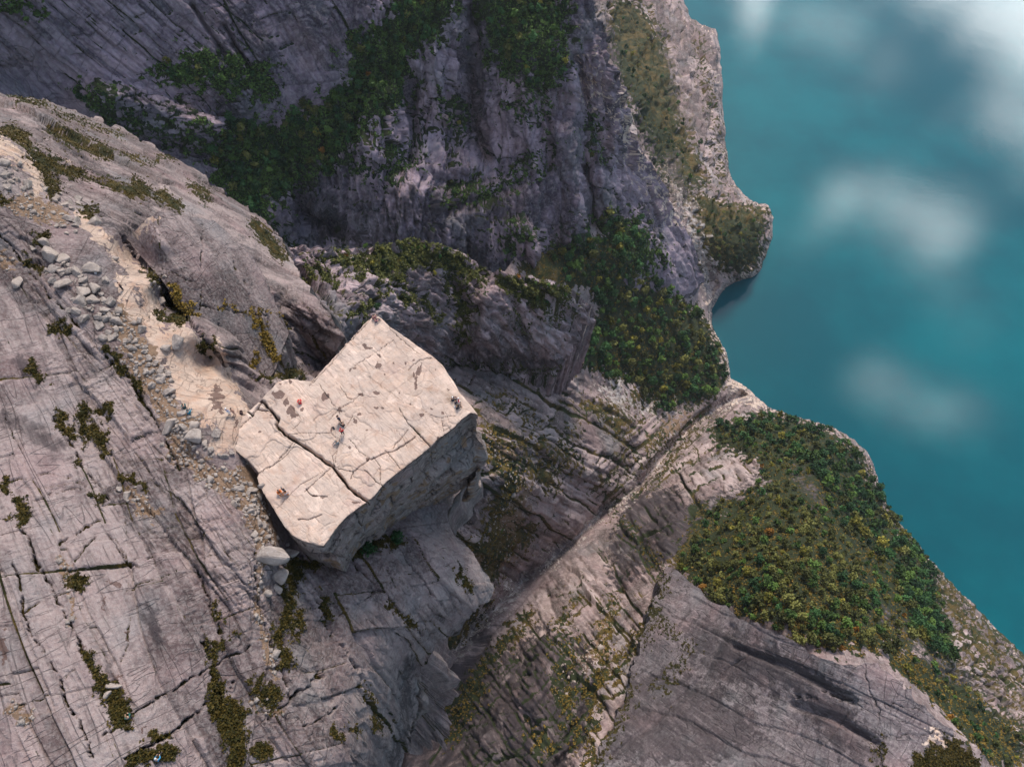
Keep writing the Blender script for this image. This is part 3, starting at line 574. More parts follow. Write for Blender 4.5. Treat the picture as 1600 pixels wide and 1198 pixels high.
dmask = dict(veg=(FOREST_D, [([(500, 240), (560, 260)], 12), ([(600, 220), (640, 260)], 12), ([(720, 290), (800, 285), (860, 230)], 8), ([(620, 250), (600, 280)], 10), ([(350, 290), (400, 340), (450, 390)], 14), ([(920, 180), (935, 260)], 9),
                  ([(0, 0), (60, 10)], 14), ([(700, 160), (720, 190)], 16), ([(800, 160), (850, 190)], 10), ([(965, 60), (980, 190)], 5), ([(700, 310), (760, 300)], 10), ([(560, 160), (520, 240)], 20)]),
             bare=([[(890, -60), (935, -60), (1000, 230), (1090, 420), (1060, 400), (960, 230), (905, 130)]], [([(880, 220), (890, 380)], 12), ([(820, 100), (830, 180)], 5), ([(480, 260), (470, 330)], 4)]),
             pale=([], [([(965, 140), (975, 200), (1010, 270), (1060, 350)], 7), ([(915, 90), (925, 160)], 5)]),
             dark=(FOREST_D + [[(450, 320), (560, 360), (760, 380), (760, 440), (600, 400), (480, 370)], [(-20, 100), (50, 110), (70, 150), (0, 150)]], [([(600, 330), (780, 320)], 30), ([(740, 120), (745, 230)], 10)]),  # dark: shade under the trees painted in; overhang and gully darkened too
             soil=([], []), stain=([], []))
D_POLY = [(-150, -90), (905, -90), (925, -10), (938, 40), (948, 80), (962, 130), (975, 165), (988, 205), (1003, 235), (1022, 270), (1045, 310), (1066, 350), (1088, 395), (1100, 440), (1060, 470), (900, 470), (700, 470), (440, 440), (330, 330), (100, 260), (-150, 230)]
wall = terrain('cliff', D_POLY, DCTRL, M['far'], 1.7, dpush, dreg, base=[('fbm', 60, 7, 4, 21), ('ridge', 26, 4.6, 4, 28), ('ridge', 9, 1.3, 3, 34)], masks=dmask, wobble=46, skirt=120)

# ------------------------------------------------------------------ the wooded buttress
BCTRL = Ys((470, 430, 150), (560, 395, 190), (640, 380, 225), (700, 393, 245), (760, 425, 250), (860, 442, 258), (905, 460, 275), (932, 490, 292), (910, 520, 285), (870, 582, 262), (800, 582, 243), (720, 578, 232), (640, 560, 180),
           (700, 470, 226), (700, 540, 215), (600, 540, 150), (600, 470, 168), (800, 470, 238), (800, 530, 232), (870, 490, 260), (870, 530, 255), (760, 470, 230), (760, 540, 222), (540, 440, 155), (500, 400, 160), (540, 520, 125), (480, 480, 128), (650, 430, 212), (600, 620, 140))
bmask = dict(veg=([[(500, 390), (560, 400), (640, 372), (700, 392), (760, 430), (740, 445), (690, 420), (640, 420), (600, 440), (540, 420)], [(770, 430), (860, 440), (900, 455), (895, 470), (850, 490), (820, 470), (780, 450)]],
                  [([(700, 440), (730, 490), (720, 530)], 10), ([(620, 440), (640, 480)], 8), ([(480, 430), (530, 440)], 8), ([(860, 500), (900, 490)], 6), ([(800, 490), (820, 520)], 5), ([(700, 570), (900, 585)], 4), ([(650, 460), (690, 500)], 7), ([(545, 500), (590, 460)], 7)]),
             dark=([], [([(720, 560), (870, 570)], 14)]), pale=([], [([(888, 463), (928, 487)], 2.5), ([(500, 392), (620, 398)], 1.8)]), bare=([], [([(888, 463), (928, 487)], 4)]), soil=([], []), stain=([], []), scree=([], []))
B_POLY = [(430, 392), (470, 384), (520, 388), (560, 392), (600, 386), (640, 374), (680, 382), (710, 390), (735, 402), (765, 424), (800, 432), (850, 436), (880, 446), (905, 460), (920, 475), (932, 490), (925, 505), (905, 530), (885, 565), (868, 586), (800, 586), (715, 582), (660, 600), (600, 660), (430, 640)]
butt = terrain('buttress', B_POLY, BCTRL, M['mid'], 1.5, [([(700, 430), (730, 480)], 8, .015), ([(800, 470), (830, 560)], 8, .02), ([(850, 480), (860, 560)], 8, -.015), ([(760, 460), (745, 560)], 8, -.015), ([(600, 420), (640, 520)], 10, .02)],
               [dict(dir=((640, 450), (740, 540)), mode='facet', long=42, short=17, amp=4.6, groove=.8, ck=.5, cpx=1.2, seed=5, scales=((1.7, 1.2), (.8, .9), (.4, .6)))],
               base=[('fbm', 40, 5, 4, 41), ('ridge', 20, 4.2, 4, 48)], masks=bmask, wobble=26, skirt=60)

# ------------------------------------------------------------------ the right-hand slab
R_POLY = [(1040, 882), (1060, 892), (1085, 915), (1112, 940), (1140, 952), (1160, 967), (1185, 972), (1205, 985), (1240, 1000), (1262, 1020), (1290, 1030), (1312, 1038), (1338, 1042), (1352, 1035), (1372, 1036), (1395, 1055), (1425, 1085),
          (1455, 1115), (1480, 1135), (1505, 1160), (1530, 1200), (1545, 1300), (880, 1300), (925, 1198), (960, 1130), (985, 1060), (1005, 990), (1025, 930)]
RCTRL = Zs((1050, 885, 266), (1110, 942, 312), (1200, 985, 368), (1330, 1042, 412), (1372, 1037, 418), (1450, 1110, 428), (1510, 1170, 428), (1400, 1150, 420), (1300, 1110, 402), (1200, 1080, 368), (1100, 1050, 330), (1040, 1000, 300),
           (1000, 1060, 292), (960, 1150, 312), (1050, 1150, 338), (1200, 1180, 378), (1400, 1240, 425), (1100, 1250, 362), (900, 1260, 318), (1250, 1130, 385))
rmask = dict(veg=([[(1440, 1180), (1500, 1150), (1540, 1200), (1540, 1260), (1400, 1260)]], [([(1085, 1010), (1030, 1080)], 5), ([(1060, 1000), (1020, 950)], 6), ([(1370, 1150), (1373, 1190)], 3), ([(1040, 900), (1015, 960), (1000, 1010)], 5), ([(985, 1070), (960, 1140), (925, 1198)], 6)]),
             dark=([[(1060, 970), (1110, 960), (1310, 1060), (1330, 1090), (1200, 1080), (1100, 1060)], [(1260, 1080), (1310, 1090), (1370, 1150), (1380, 1200), (1270, 1150)], [(960, 1040), (1100, 1060), (1200, 1150), (1100, 1198), (940, 1190)]], [([(1240, 1090), (1325, 1095)], 5)]),
             pale=([], [([(1450, 1150), (1500, 1165)], 6)]), soil=([], [([(1460, 1160), (1500, 1158)], 3)]), stain=([], []), bare=([], []), scree=([], []))
rslab = terrain('rock_slab', R_POLY, RCTRL, M['slab'], 1.5, [([(1330, 1092), (1230, 1040), (1150, 1010)], 5, .012), ([(1370, 1160), (1300, 1120), (1240, 1100)], 6, .012), ([(1140, 980), (1100, 1060), (960, 1180)], 6, .01)],
                [dict(dir=((1100, 980), (1330, 1090)), cpx=1.3, long=170, short=42, amp=2.0, groove=1.2, seed=5, warp=.3, cw=.05, streak=1.6, slong=120, sshort=14, scales=((1.5, 1), (.5, .35)))],
                base=[('fbm', 60, 4, 4, 51), ('ridge', 16, .8, 4, 58)], masks=rmask, wobble=34, rough=6.5, skirt=70,
                post=[([(1352, 1040), (1360, 1080), (1375, 1110), (1372, 1150), (1380, 1198)], 1.2, .8), ([(1380, 1100), (1430, 1105), (1462, 1125)], 1.0, .6), ([(1375, 1150), (1440, 1150), (1480, 1140)], 1.0, .5), ([(1290, 1078), (1330, 1095)], 2.5, 2.5), ([(1240, 1085), (1275, 1092)], 2.5, 2.0)])

# ------------------------------------------------------------------ the near massif
NCTRL = Zs((-120, 80, 592), (0, 150, 576), (100, 168, 570), (200, 207, 562), (300, 262, 556), (380, 318, 552), (420, 345, 550), (458, 410, 550), (60, 200, 598), (150, 250, 590), (200, 300, 594), (130, 300, 602), (300, 320, 576), (250, 300, 583),
    (350, 340, 569), (400, 400, 566), (430, 450, 574), (-100, 220, 616), (0, 220, 611), (60, 280, 610), (130, 345, 608), (180, 365, 607), (240, 440, 606), (300, 510, 605), (350, 545, 604), (385, 640, 603.5), (300, 620, 604.5), (250, 560, 605),
    (0, 400, 612), (100, 400, 609.5), (0, 600, 612), (100, 600, 609), (200, 600, 606.5), (0, 800, 612), (100, 800, 610), (200, 750, 607), (300, 720, 604.5), (370, 720, 603.9), (400, 800, 603.5), (430, 860, 602.4), (300, 850, 606), (0, 1000, 613),
    (100, 1000, 611), (200, 1000, 609), (300, 1000, 606), (380, 960, 603), (400, 1000, 602), (0, 1198, 612), (200, 1190, 609), (350, 1100, 603), (400, 1190, 600), (-120, 600, 614), (-120, 1250, 614), (500, 900, 592), (560, 900, 588),
    (640, 870, 580), (720, 870, 572), (750, 900, 568), (760, 930, 564), (700, 950, 573), (650, 1000, 573), (600, 960, 584), (500, 1000, 594), (600, 1040, 580), (560, 1100, 588), (500, 1100, 595), (480, 1190, 597), (600, 1150, 572),
    (645, 1100, 548), (640, 1150, 544), (625, 1198, 540), (560, 1198, 586), (650, 1060, 556), (215, 395, 599), (265, 470, 597), (330, 560, 597), (400, 610, 591), (430, 590, 584), (300, 400, 590), (300, 450, 588), (350, 480, 583), (390, 530, 579), (350, 400, 582), (470, 470, 573), (510, 505, 570), (532, 528, 568),
    (500, 568, 556), (465, 560, 566), (480, 520, 568), (450, 700, 590), (600, 600, 570), (600, 750, 576), (700, 790, 570), (450, 850, 596), (750, 700, 558), (730, 750, 560), (705, 810, 566))
N_POLY = [(-150, 90), (-60, 138), (0, 149), (60, 156), (100, 166), (150, 181), (200, 206), (250, 234), (300, 260), (340, 290), (380, 316), (415, 342), (440, 372), (452, 400), (468, 430), (492, 462), (518, 498), (539, 527), (530, 545), (505, 572),
          (520, 620), (600, 660), (700, 675), (742, 692), (752, 706), (736, 738), (714, 772), (700, 798), (706, 826), (728, 848), (752, 878), (768, 900), (773, 918), (766, 935), (742, 948), (735, 965), (722, 985), (700, 996), (680, 1008), (664, 1040),
          (654, 1070), (656, 1105), (646, 1135), (642, 1165), (630, 1198), (612, 1300), (-150, 1300)]
P_NL = [(-150, 380), (0, 420), (90, 480), (180, 560), (260, 680), (300, 760), (420, 860), (430, 1000), (380, 1300), (-150, 1300)]
P_NP = [(-150, 60), (120, 150), (440, 330), (560, 560), (400, 640), (200, 350), (-150, 170)]
P_NR = [(430, 860), (700, 820), (800, 900), (640, 1300), (360, 1300), (420, 1000)]
nreg = [dict(poly=P_NL, dir=((60, 780), (200, 1100)), long=300, short=110, amp=9, groove=1.2, cpx=2.2, seed=3, warp=.35, ck=1, feather=30, skew=.2, scales=((1.3, 1.0), (.5, .30), (.18, .10))),
        dict(poly=[(150, 500), (260, 660), (420, 840), (420, 980), (330, 940), (200, 820), (120, 700), (100, 560)], dir=((200, 700), (330, 860)), long=60, short=28, amp=5.5, groove=.9, seed=8, warp=.5, feather=24, cpx=1.2, scales=((1.4, 1), (.5, .5), (.22, .3))),
        dict(poly=[(0, 340), (60, 360), (180, 560), (120, 560), (0, 420)], dir=((20, 360), (130, 480)), long=60, short=28, amp=6, groove=.9, seed=28, warp=.5, feather=16, cpx=1.2),
        dict(poly=P_NP, dir=((100, 200), (340, 320)), long=230, short=22, amp=4.2, groove=1.2, seed=12, warp=.3, ck=.9, feather=14, streak=1.2, slong=190, sshort=9, cpx=1.2, scales=((1.6, 1.2), (.6, .6), (.3, .3))),
        dict(poly=P_NR, dir=((520, 880), (640, 1060)), long=110, short=46, amp=6.0, groove=1.1, seed=14, warp=.3, ck=1, feather=20, streak=.5, slong=120, sshort=11, cpx=1.5, skew=.5, scales=((1.4, 1.1), (.5, .5), (.22, .22))),
        dict(poly=[(380, 420), (540, 500), (500, 600), (420, 620)], dir=((430, 460), (500, 550)), long=80, short=30, amp=5, groove=.8, seed=17)]
def cr(o, s, *pts): return [(o[0] + a / s, o[1] + b / s) for a, b in pts]
O6, S6 = (0, 830), 3.2545; O5, S5 = (0, 560), 3.523; O2, S2 = (0, 200), 2.852; O7, S7 = (350, 830), 3.2556; O3, S3 = (0, 0), 2.852; O1, S1 = (350, 470), 2.786
npost = [(cr(O6, S6, (60, 150), (100, 240), (120, 400), (160, 530), (240, 640), (310, 760), (340, 880), (400, 960), (470, 1150)), 2.0, 1.1), (cr(O6, S6, (150, 60), (200, 170), (270, 300), (330, 420), (400, 560)), 1.8, .9),
    (cr(O6, S6, (400, 560), (440, 660), (500, 740)), 4, .9), (cr(O6, S6, (980, 130), (1030, 260), (1090, 380), (1140, 520)), 2.0, .8), (cr(O6, S6, (1020, 460), (1060, 600), (1080, 700), (1110, 820)), 3.5, .9),
    (cr(O6, S6, (450, 1080), (640, 960), (800, 850), (1060, 700), (1280, 580)), 1.6, .7), (cr(O6, S6, (640, 1150), (860, 1040), (1060, 870), (1200, 770)), 2.6, 1.2), (cr(O6, S6, (580, 30), (660, 150), (780, 110)), 1.4, .5),
    (cr(O6, S6, (350, 170), (490, 20)), 1.4, .5), (cr(O6, S6, (120, 420), (250, 330), (370, 290)), 1.2, .4), (cr(O6, S6, (60, 900), (200, 860), (380, 700)), 1.0, .3), (cr(O6, S6, (640, 290), (900, 190)), 1.0, .35),
    (cr(O6, S6, (590, 720), (650, 560), (660, 400)), 1.3, .35), (cr(O5, S5, (20, 300), (110, 480), (60, 520)), 1.0, .4), (cr(O5, S5, (30, 660), (300, 620), (480, 680)), 1.2, .5), (cr(O5, S5, (150, 780), (420, 700), (540, 690)), 1.6, .8),
    (cr(O5, S5, (620, 0), (700, 100), (780, 200), (850, 330), (920, 470), (990, 600)), 2.4, .9), (cr(O5, S5, (280, 300), (380, 430), (440, 560), (540, 690), (600, 760)), 2.4, .9), (cr(O5, S5, (100, 900), (170, 1010), (210, 1160)), 2, .9),
    (cr(O5, S5, (590, 960), (680, 1090), (760, 1150)), 1.8, .8), (cr(O5, S5, (330, 1020), (450, 930), (560, 880)), 1.5, .6), (cr(O7, S7, (590, 420), (660, 380), (780, 300)), 1.4, .6), (cr(O7, S7, (480, 340), (600, 560), (700, 700), (760, 880)), 2.4, 1.1),
    (cr(O7, S7, (660, 130), (800, 300), (930, 450), (1010, 530)), 2.2, 1.2), (cr(O7, S7, (930, 140), (1050, 280), (1110, 380)), 1.8, 1), (cr(O7, S7, (220, 960), (520, 700)), 2.0, 1.2), (cr(O7, S7, (400, 1000), (620, 880)), 1.4, .7),
    (cr(O7, S7, (340, 850), (520, 720)), 2.2, 1.3), (cr(O7, S7, (170, 80), (160, 300), (220, 520), (300, 700), (330, 850)), 2.5, 1.0), (cr(O2, S2, (0, 470), (120, 620), (230, 760), (350, 880)), 2.2, .9), (cr(O2, S2, (460, 990), (560, 1100), (640, 1180)), 2.2, .9),
    (cr(O2, S2, (550, 480), (640, 600), (700, 670), (800, 800), (930, 960), (1010, 1060)), 3.0, 2.5)]
PATH_POLY = [(262, 505), (285, 500), (300, 512), (318, 538), (338, 532), (352, 556), (370, 600), (388, 645), (400, 690), (372, 700), (350, 676), (318, 655), (296, 640), (268, 610), (262, 570), (252, 540)]
def stk(o, s, w, *pts): return (cr(o, s, *pts), w)
MOSS = [stk(O6, S6, 12, (380, 240), (390, 250)), stk(O6, S6, 8, (430, 620), (460, 700), (510, 760)), stk(O6, S6, 16, (560, 820), (600, 900), (620, 950)), stk(O6, S6, 13, (1110, 830), (1140, 960), (1180, 1080), (1200, 1190)), stk(O6, S6, 16, (1190, 900), (1200, 1160)), stk(O6, S6, 12, (1360, 830), (1370, 880)),
    stk(O6, S6, 6, (1290, 800), (1310, 770)), stk(O6, S6, 10, (1310, 1100), (1350, 1130)), stk(O6, S6, 6, (1110, 590), (1140, 560)), stk(O6, S6, 4.5, (1060, 560), (1090, 700), (1110, 800)), stk(O6, S6, 4, (1190, 525), (1200, 530)), stk(O6, S6, 10, (650, 1160), (760, 1130), (860, 1110)), stk(O6, S6, 6, (810, 1040), (850, 1030)),
    stk(O6, S6, 2.2, (1080, 350), (1130, 470)), stk(O5, S5, 8, (165, 30), (185, 70), (225, 115)), stk(O5, S5, 6, (320, 290), (360, 370), (400, 400)), stk(O5, S5, 8, (450, 260), (460, 370), (480, 420)), stk(O5, S5, 9, (530, 290), (600, 280)), stk(O5, S5, 8, (530, 380), (550, 440), (570, 510)), stk(O5, S5, 6, (5, 650), (20, 710)),
    stk(O5, S5, 9, (100, 780), (115, 860), (100, 890)), stk(O5, S5, 5, (650, 660), (740, 650), (790, 690)), stk(O5, S5, 5, (630, 10), (710, 90), (770, 160)), stk(O5, S5, 5, (520, 745), (550, 770)), stk(O5, S5, 3, (410, 540), (415, 560)), stk(O2, S2, 9, (150, 130), (200, 190), (240, 290)), stk(O2, S2, 7, (370, 370), (420, 385)), stk(O2, S2, 8, (160, 510), (200, 490)),
    stk(O2, S2, 5, (120, 590), (170, 640)), stk(O2, S2, 9, (240, 880), (290, 900)), stk(O2, S2, 8, (140, 1070), (180, 1120)), stk(O2, S2, 7, (700, 830), (740, 850), (800, 870)), stk(O2, S2, 8, (900, 970), (940, 980)), stk(O2, S2, 8, (740, 760), (780, 800), (820, 850)), stk(O2, S2, 7, (660, 640), (700, 680)), stk(O2, S2, 5, (470, 990), (560, 1080), (630, 1170)),
    stk(O2, S2, 11, (60, 10), (150, 110), (260, 180), (370, 210)), stk(O2, S2, 8, (370, 210), (480, 245), (660, 290)), stk(O2, S2, 9, (230, 10), (340, 60), (480, 120)), stk(O2, S2, 8, (600, 240), (660, 260)), stk(O2, S2, 10, (720, 290), (790, 350)), stk(O2, S2, 4, (540, 120), (680, 160)), stk(O2, S2, 5, (870, 250), (930, 290)), stk(O2, S2, 8, (0, 20), (30, 20)), stk(O2, S2, 8, (0, 310), (20, 320)),
    stk(O3, S3, 7, (60, 440), (200, 465)), stk(O3, S3, 4, (240, 500), (420, 560), (560, 610)), stk(O3, S3, 4, (830, 820), (930, 900)), stk(O3, S3, 5, (700, 700), (800, 690)), stk(O7, S7, 10, (340, 150), (370, 200), (340, 350), (330, 480)), stk(O7, S7, 8, (270, 500), (290, 620), (310, 690)), stk(O7, S7, 6, (400, 420), (380, 540)),
    stk(O7, S7, 9, (420, 160), (560, 130), (700, 90)), stk(O7, S7, 9, (740, 60), (880, 60)), stk(O7, S7, 4, (480, 330), (540, 430)), stk(O7, S7, 3, (720, 760), (770, 870)), stk(O7, S7, 7, (790, 960), (800, 1000)), stk(O7, S7, 6, (560, 1030), (610, 1060)), stk(O7, S7, 5, (680, 1000), (700, 1010)), stk(O7, S7, 4, (840, 370), (880, 410)), stk(O7, S7, 7, (1190, 200), (1240, 300)), stk(O7, S7, 5, (900, 430), (980, 500)),
    ([(425, 520), (440, 560), (455, 590)], 10), ([(405, 590), (470, 585)], 9), ([(445, 540), (440, 500)], 6), ([(400, 350), (440, 400)], 12), ([(760, 820), (750, 850)], 8)]
nmask = dict(veg=([], MOSS),
    pale=([PATH_POLY], [([(-10, 215), (18, 240), (40, 258), (70, 290)], 9), ([(62, 270), (55, 310)], 7), ([(130, 340), (150, 365), (185, 392), (212, 425), (235, 470), (243, 520), (247, 550)], 12), ([(190, 440), (205, 480), (225, 500)], 14), ([(345, 690), (400, 660)], 20), ([(390, 740), (430, 770)], 12), ([(105, 250), (120, 275)], 3)]),
    soil=([[(190, 470), (250, 560), (270, 620), (320, 660), (300, 700), (330, 740), (400, 720), (420, 800), (440, 850), (400, 850), (370, 780), (320, 760), (250, 650), (200, 570), (170, 500)], [(40, 300), (100, 325), (110, 350), (60, 345), (0, 320)]],
              [([(270, 700), (330, 740)], 16), ([(410, 860), (400, 960), (420, 1020), (430, 1060)], 6), ([(200, 770), (240, 800)], 10), ([(100, 870), (108, 930), (110, 980)], 3.5), ([(395, 1090), (430, 1110)], 9), ([(0, 400), (20, 420)], 8), ([(20, 1110), (40, 1120)], 14)]),
    stain=([], [([(338, 605), (342, 640)], 8), ([(365, 655), (368, 662)], 4), ([(2, 990), (5, 1030)], 6), stk(O6, S6, 3, (640, 500), (650, 540)), stk(O6, S6, 3, (515, 340), (515, 380)), stk(O6, S6, 6, (480, 720), (530, 780)), stk(O6, S6, 7, (600, 730), (610, 860)), stk(O6, S6, 3, (560, 245), (600, 265)), stk(O6, S6, 4, (415, 570), (430, 610)), stk(O6, S6, 3, (725, 990), (735, 1020))]),
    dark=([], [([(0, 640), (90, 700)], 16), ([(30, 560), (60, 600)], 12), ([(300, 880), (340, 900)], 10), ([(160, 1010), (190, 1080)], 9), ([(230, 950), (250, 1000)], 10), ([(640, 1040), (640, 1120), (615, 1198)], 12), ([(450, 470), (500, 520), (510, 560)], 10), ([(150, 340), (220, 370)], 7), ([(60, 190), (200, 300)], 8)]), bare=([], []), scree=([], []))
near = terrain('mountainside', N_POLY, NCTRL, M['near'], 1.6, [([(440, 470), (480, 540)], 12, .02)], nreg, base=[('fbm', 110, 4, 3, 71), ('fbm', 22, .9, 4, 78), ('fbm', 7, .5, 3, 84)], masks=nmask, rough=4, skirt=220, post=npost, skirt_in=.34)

# the tilted block beside the path
C_POLY = [(245, 330), (262, 331), (300, 338), (335, 344), (352, 358), (370, 375), (395, 400), (410, 425), (425, 460), (440, 490), (452, 520), (442, 548), (432, 575), (418, 596), (398, 606), (372, 590), (345, 562), (322, 540), (308, 520), (292, 490), (270, 462), (252, 436), (228, 408), (197, 373), (220, 350)]
CCTRL = Zs((245, 330, 607), (197, 373, 603), (225, 405, 602), (252, 440, 603), (250, 380, 606.5), (300, 338, 603), (352, 358, 598), (370, 420, 596), (430, 470, 588), (450, 520, 584), (418, 592, 586), (345, 562, 595), (308, 520, 599), (300, 430, 602.5), (380, 520, 593), (330, 480, 599))
cmask = dict(veg=([], [([(270, 450), (285, 490)], 5), ([(300, 485), (330, 540)], 4), ([(400, 500), (430, 560)], 6), ([(380, 600), (400, 560)], 5), ([(340, 480), (440, 490)], 1.6), ([(300, 320), (270, 310)], 6)]),
    pale=([], [([(210, 365), (240, 340)], 6)]), dark=([], []), soil=([], []), stain=([], [([(240, 355), (238, 375)], 2.5), ([(222, 375), (225, 392)], 2)]), bare=([], []), scree=([], []))
block = terrain('rock_slab', C_POLY, CCTRL, M['near'], 1.5, [], [dict(dir=((260, 360), (400, 560)), long=260, short=80, amp=1.6, groove=1.0, seed=25, warp=.25, ck=1, streak=.5, slong=180, sshort=9, cpx=1.1, scales=((1.3, 1), (.45, .4), (.18, .25)))],
    base=[('fbm', 60, .8, 3, 91), ('fbm', 7, .35, 3, 94)], masks=cmask, skirt=25, rough=1.2,
    post=[([(318, 350), (316, 420), (315, 485)], 1.2, .5), ([(250, 420), (310, 440), (330, 440)], .9, .3), ([(315, 478), (370, 486), (430, 492)], 1.3, .6), ([(365, 400), (372, 425)], 1.5, .5), ([(385, 440), (400, 485)], 1.2, .4), ([(342, 490), (345, 530), (345, 560)], 1.2, .5), ([(246, 332), (250, 380), (253, 436)], 1.4, .25)])

# ------------------------------------------------------------------ the pulpit
P_TOP = cr(O1, S1, (655, 57), (685, 75), (720, 110), (760, 138), (800, 165), (855, 205), (895, 232), (925, 255), (950, 278), (965, 300), (978, 322), (1000, 350), (1016, 380), (1025, 400), (1048, 425), (1070, 450), (1090, 475), (1106, 497),
           (1075, 487), (1040, 512), (1000, 552), (930, 602), (890, 640), (850, 675), (800, 712), (760, 742), (715, 778), (690, 800), (678, 815), (655, 845), (610, 880), (575, 905), (540, 932), (505, 968), (478, 1002), (457, 1034), (434, 1066), (400, 1060),
           (340, 1042), (300, 1020), (265, 985), (240, 945), (222, 915), (205, 885), (180, 850), (155, 805), (143, 768), (150, 745), (110, 700), (40, 640), (30, 580), (60, 520), (105, 478), (160, 432), (176, 412), (205, 385), (235, 352), (290, 340), (340, 347), (378, 350), (400, 325), (470, 255), (560, 155), (620, 90))
PCR = [(2.0, 1.8, ((160, 430), (190, 462), (237, 512), (226, 540), (262, 577), (320, 615), (385, 655), (430, 690), (470, 720), (512, 768), (532, 802), (580, 842), (655, 887))),
       (1.5, .8, ((475, 722), (505, 765), (530, 798), (560, 825))), (1.2, .6, ((100, 478), (122, 500), (165, 436))), (1.0, .5, ((140, 470), (200, 480), (237, 520))), (.8, .35, ((122, 500), (60, 560), (10, 600))),
       (.7, .3, ((150, 748), (230, 698), (282, 640), (310, 600))), (1.0, .5, ((805, 535), (832, 562), (860, 592), (900, 636))), (.7, .25, ((762, 470), (785, 505), (805, 535))), (.9, .4, ((640, 690), (700, 662), (745, 650), (790, 622), (835, 588))),
       (.7, .3, ((560, 742), (600, 715), (636, 688))), (.6, .25, ((475, 715), (520, 735), (560, 742), (550, 772))), (.6, .2, ((410, 360), (440, 400), (482, 462))), (.6, .25, ((505, 370), (530, 405), (545, 428), (575, 432))),
       (.7, .3, ((610, 735), (640, 765), (662, 785), (688, 803))), (.6, .25, ((648, 680), (680, 720), (680, 790))), (.9, .3, ((355, 820), (385, 848), (450, 850))), (.8, .3, ((322, 948), (360, 950), (425, 930))), (.5, .15, ((480, 720), (492, 640), (520, 560), (560, 500))),
       (.5, .15, ((460, 572), (480, 590), (500, 602))), (.6, .2, ((490, 650), (470, 672), (478, 715))), (.7, .3, ((380, 350), (480, 240), (600, 120), (640, 72))), (.5, .2, ((372, 368), (460, 280), (560, 165))), (.5, .15, ((540, 300), (600, 262), (680, 215), (740, 170))),
       (.6, .2, ((720, 120), (780, 175), (850, 235))), (.5, .2, ((545, 600), (590, 660), (640, 690))), (.5, .15, ((750, 560), (780, 600), (800, 640))), (.5, .2, ((860, 470), (900, 500), (950, 510), (1010, 500))), (.5, .2, ((600, 400), (560, 440), (500, 470), (455, 520))),
       (.5, .15, ((270, 580), (370, 575), (460, 575))), (.5, .15, ((300, 560), (340, 520), (300, 470))), (.6, .2, ((350, 830), (420, 770), (470, 722))), (.5, .15, ((230, 900), (330, 800), (430, 745))), (.5, .2, ((950, 520), (955, 570), (990, 545))),
       (.6, .25, ((700, 650), (735, 690), (775, 735))), (.6, .25, ((800, 560), (770, 600), (735, 640))), (.5, .15, ((330, 600), (260, 680), (180, 735))), (.5, .2, ((800, 300), (850, 260), (900, 250))), (.4, .15, ((620, 320), (700, 380), (780, 440)))]
PST = [(235, 410, 26, 16), (270, 440, 16, 14), (290, 480, 20, 24), (300, 500, 14, 14), (340, 475, 10, 12), (440, 415, 16, 20), (672, 280, 12, 14), (835, 360, 8, 26), (845, 310, 8, 24), (660, 465, 9, 5), (690, 468, 8, 5), (662, 400, 12, 7), (600, 405, 10, 6), (860, 497, 9, 8), (935, 598, 11, 12),
       (570, 520, 10, 8), (590, 495, 9, 8), (505, 475, 8, 10), (790, 270, 4, 7), (822, 260, 5, 7), (950, 490, 6, 9), (977, 385, 4, 4), (905, 470, 6, 6), (572, 878, 14, 6), (545, 636, 6, 8), (675, 240, 9, 5), (625, 205, 20, 7), (610, 195, 10, 10), (548, 300, 5, 10), (570, 290, 14, 4), (500, 480, 5, 12),
       (830, 320, 5, 14), (858, 290, 4, 20), (290, 355, 5, 10), (470, 560, 5, 14), (315, 498, 7, 6), (625, 690, 10, 6), (620, 560, 4, 3), (245, 365, 7, 4), (920, 300, 4, 5), (740, 270, 4, 4), (155, 570, 6, 4), (430, 855, 10, 3), (390, 845, 16, 3), (200, 495, 9, 3), (765, 400, 4, 6), (700, 320, 4, 5), (810, 450, 4, 6)]
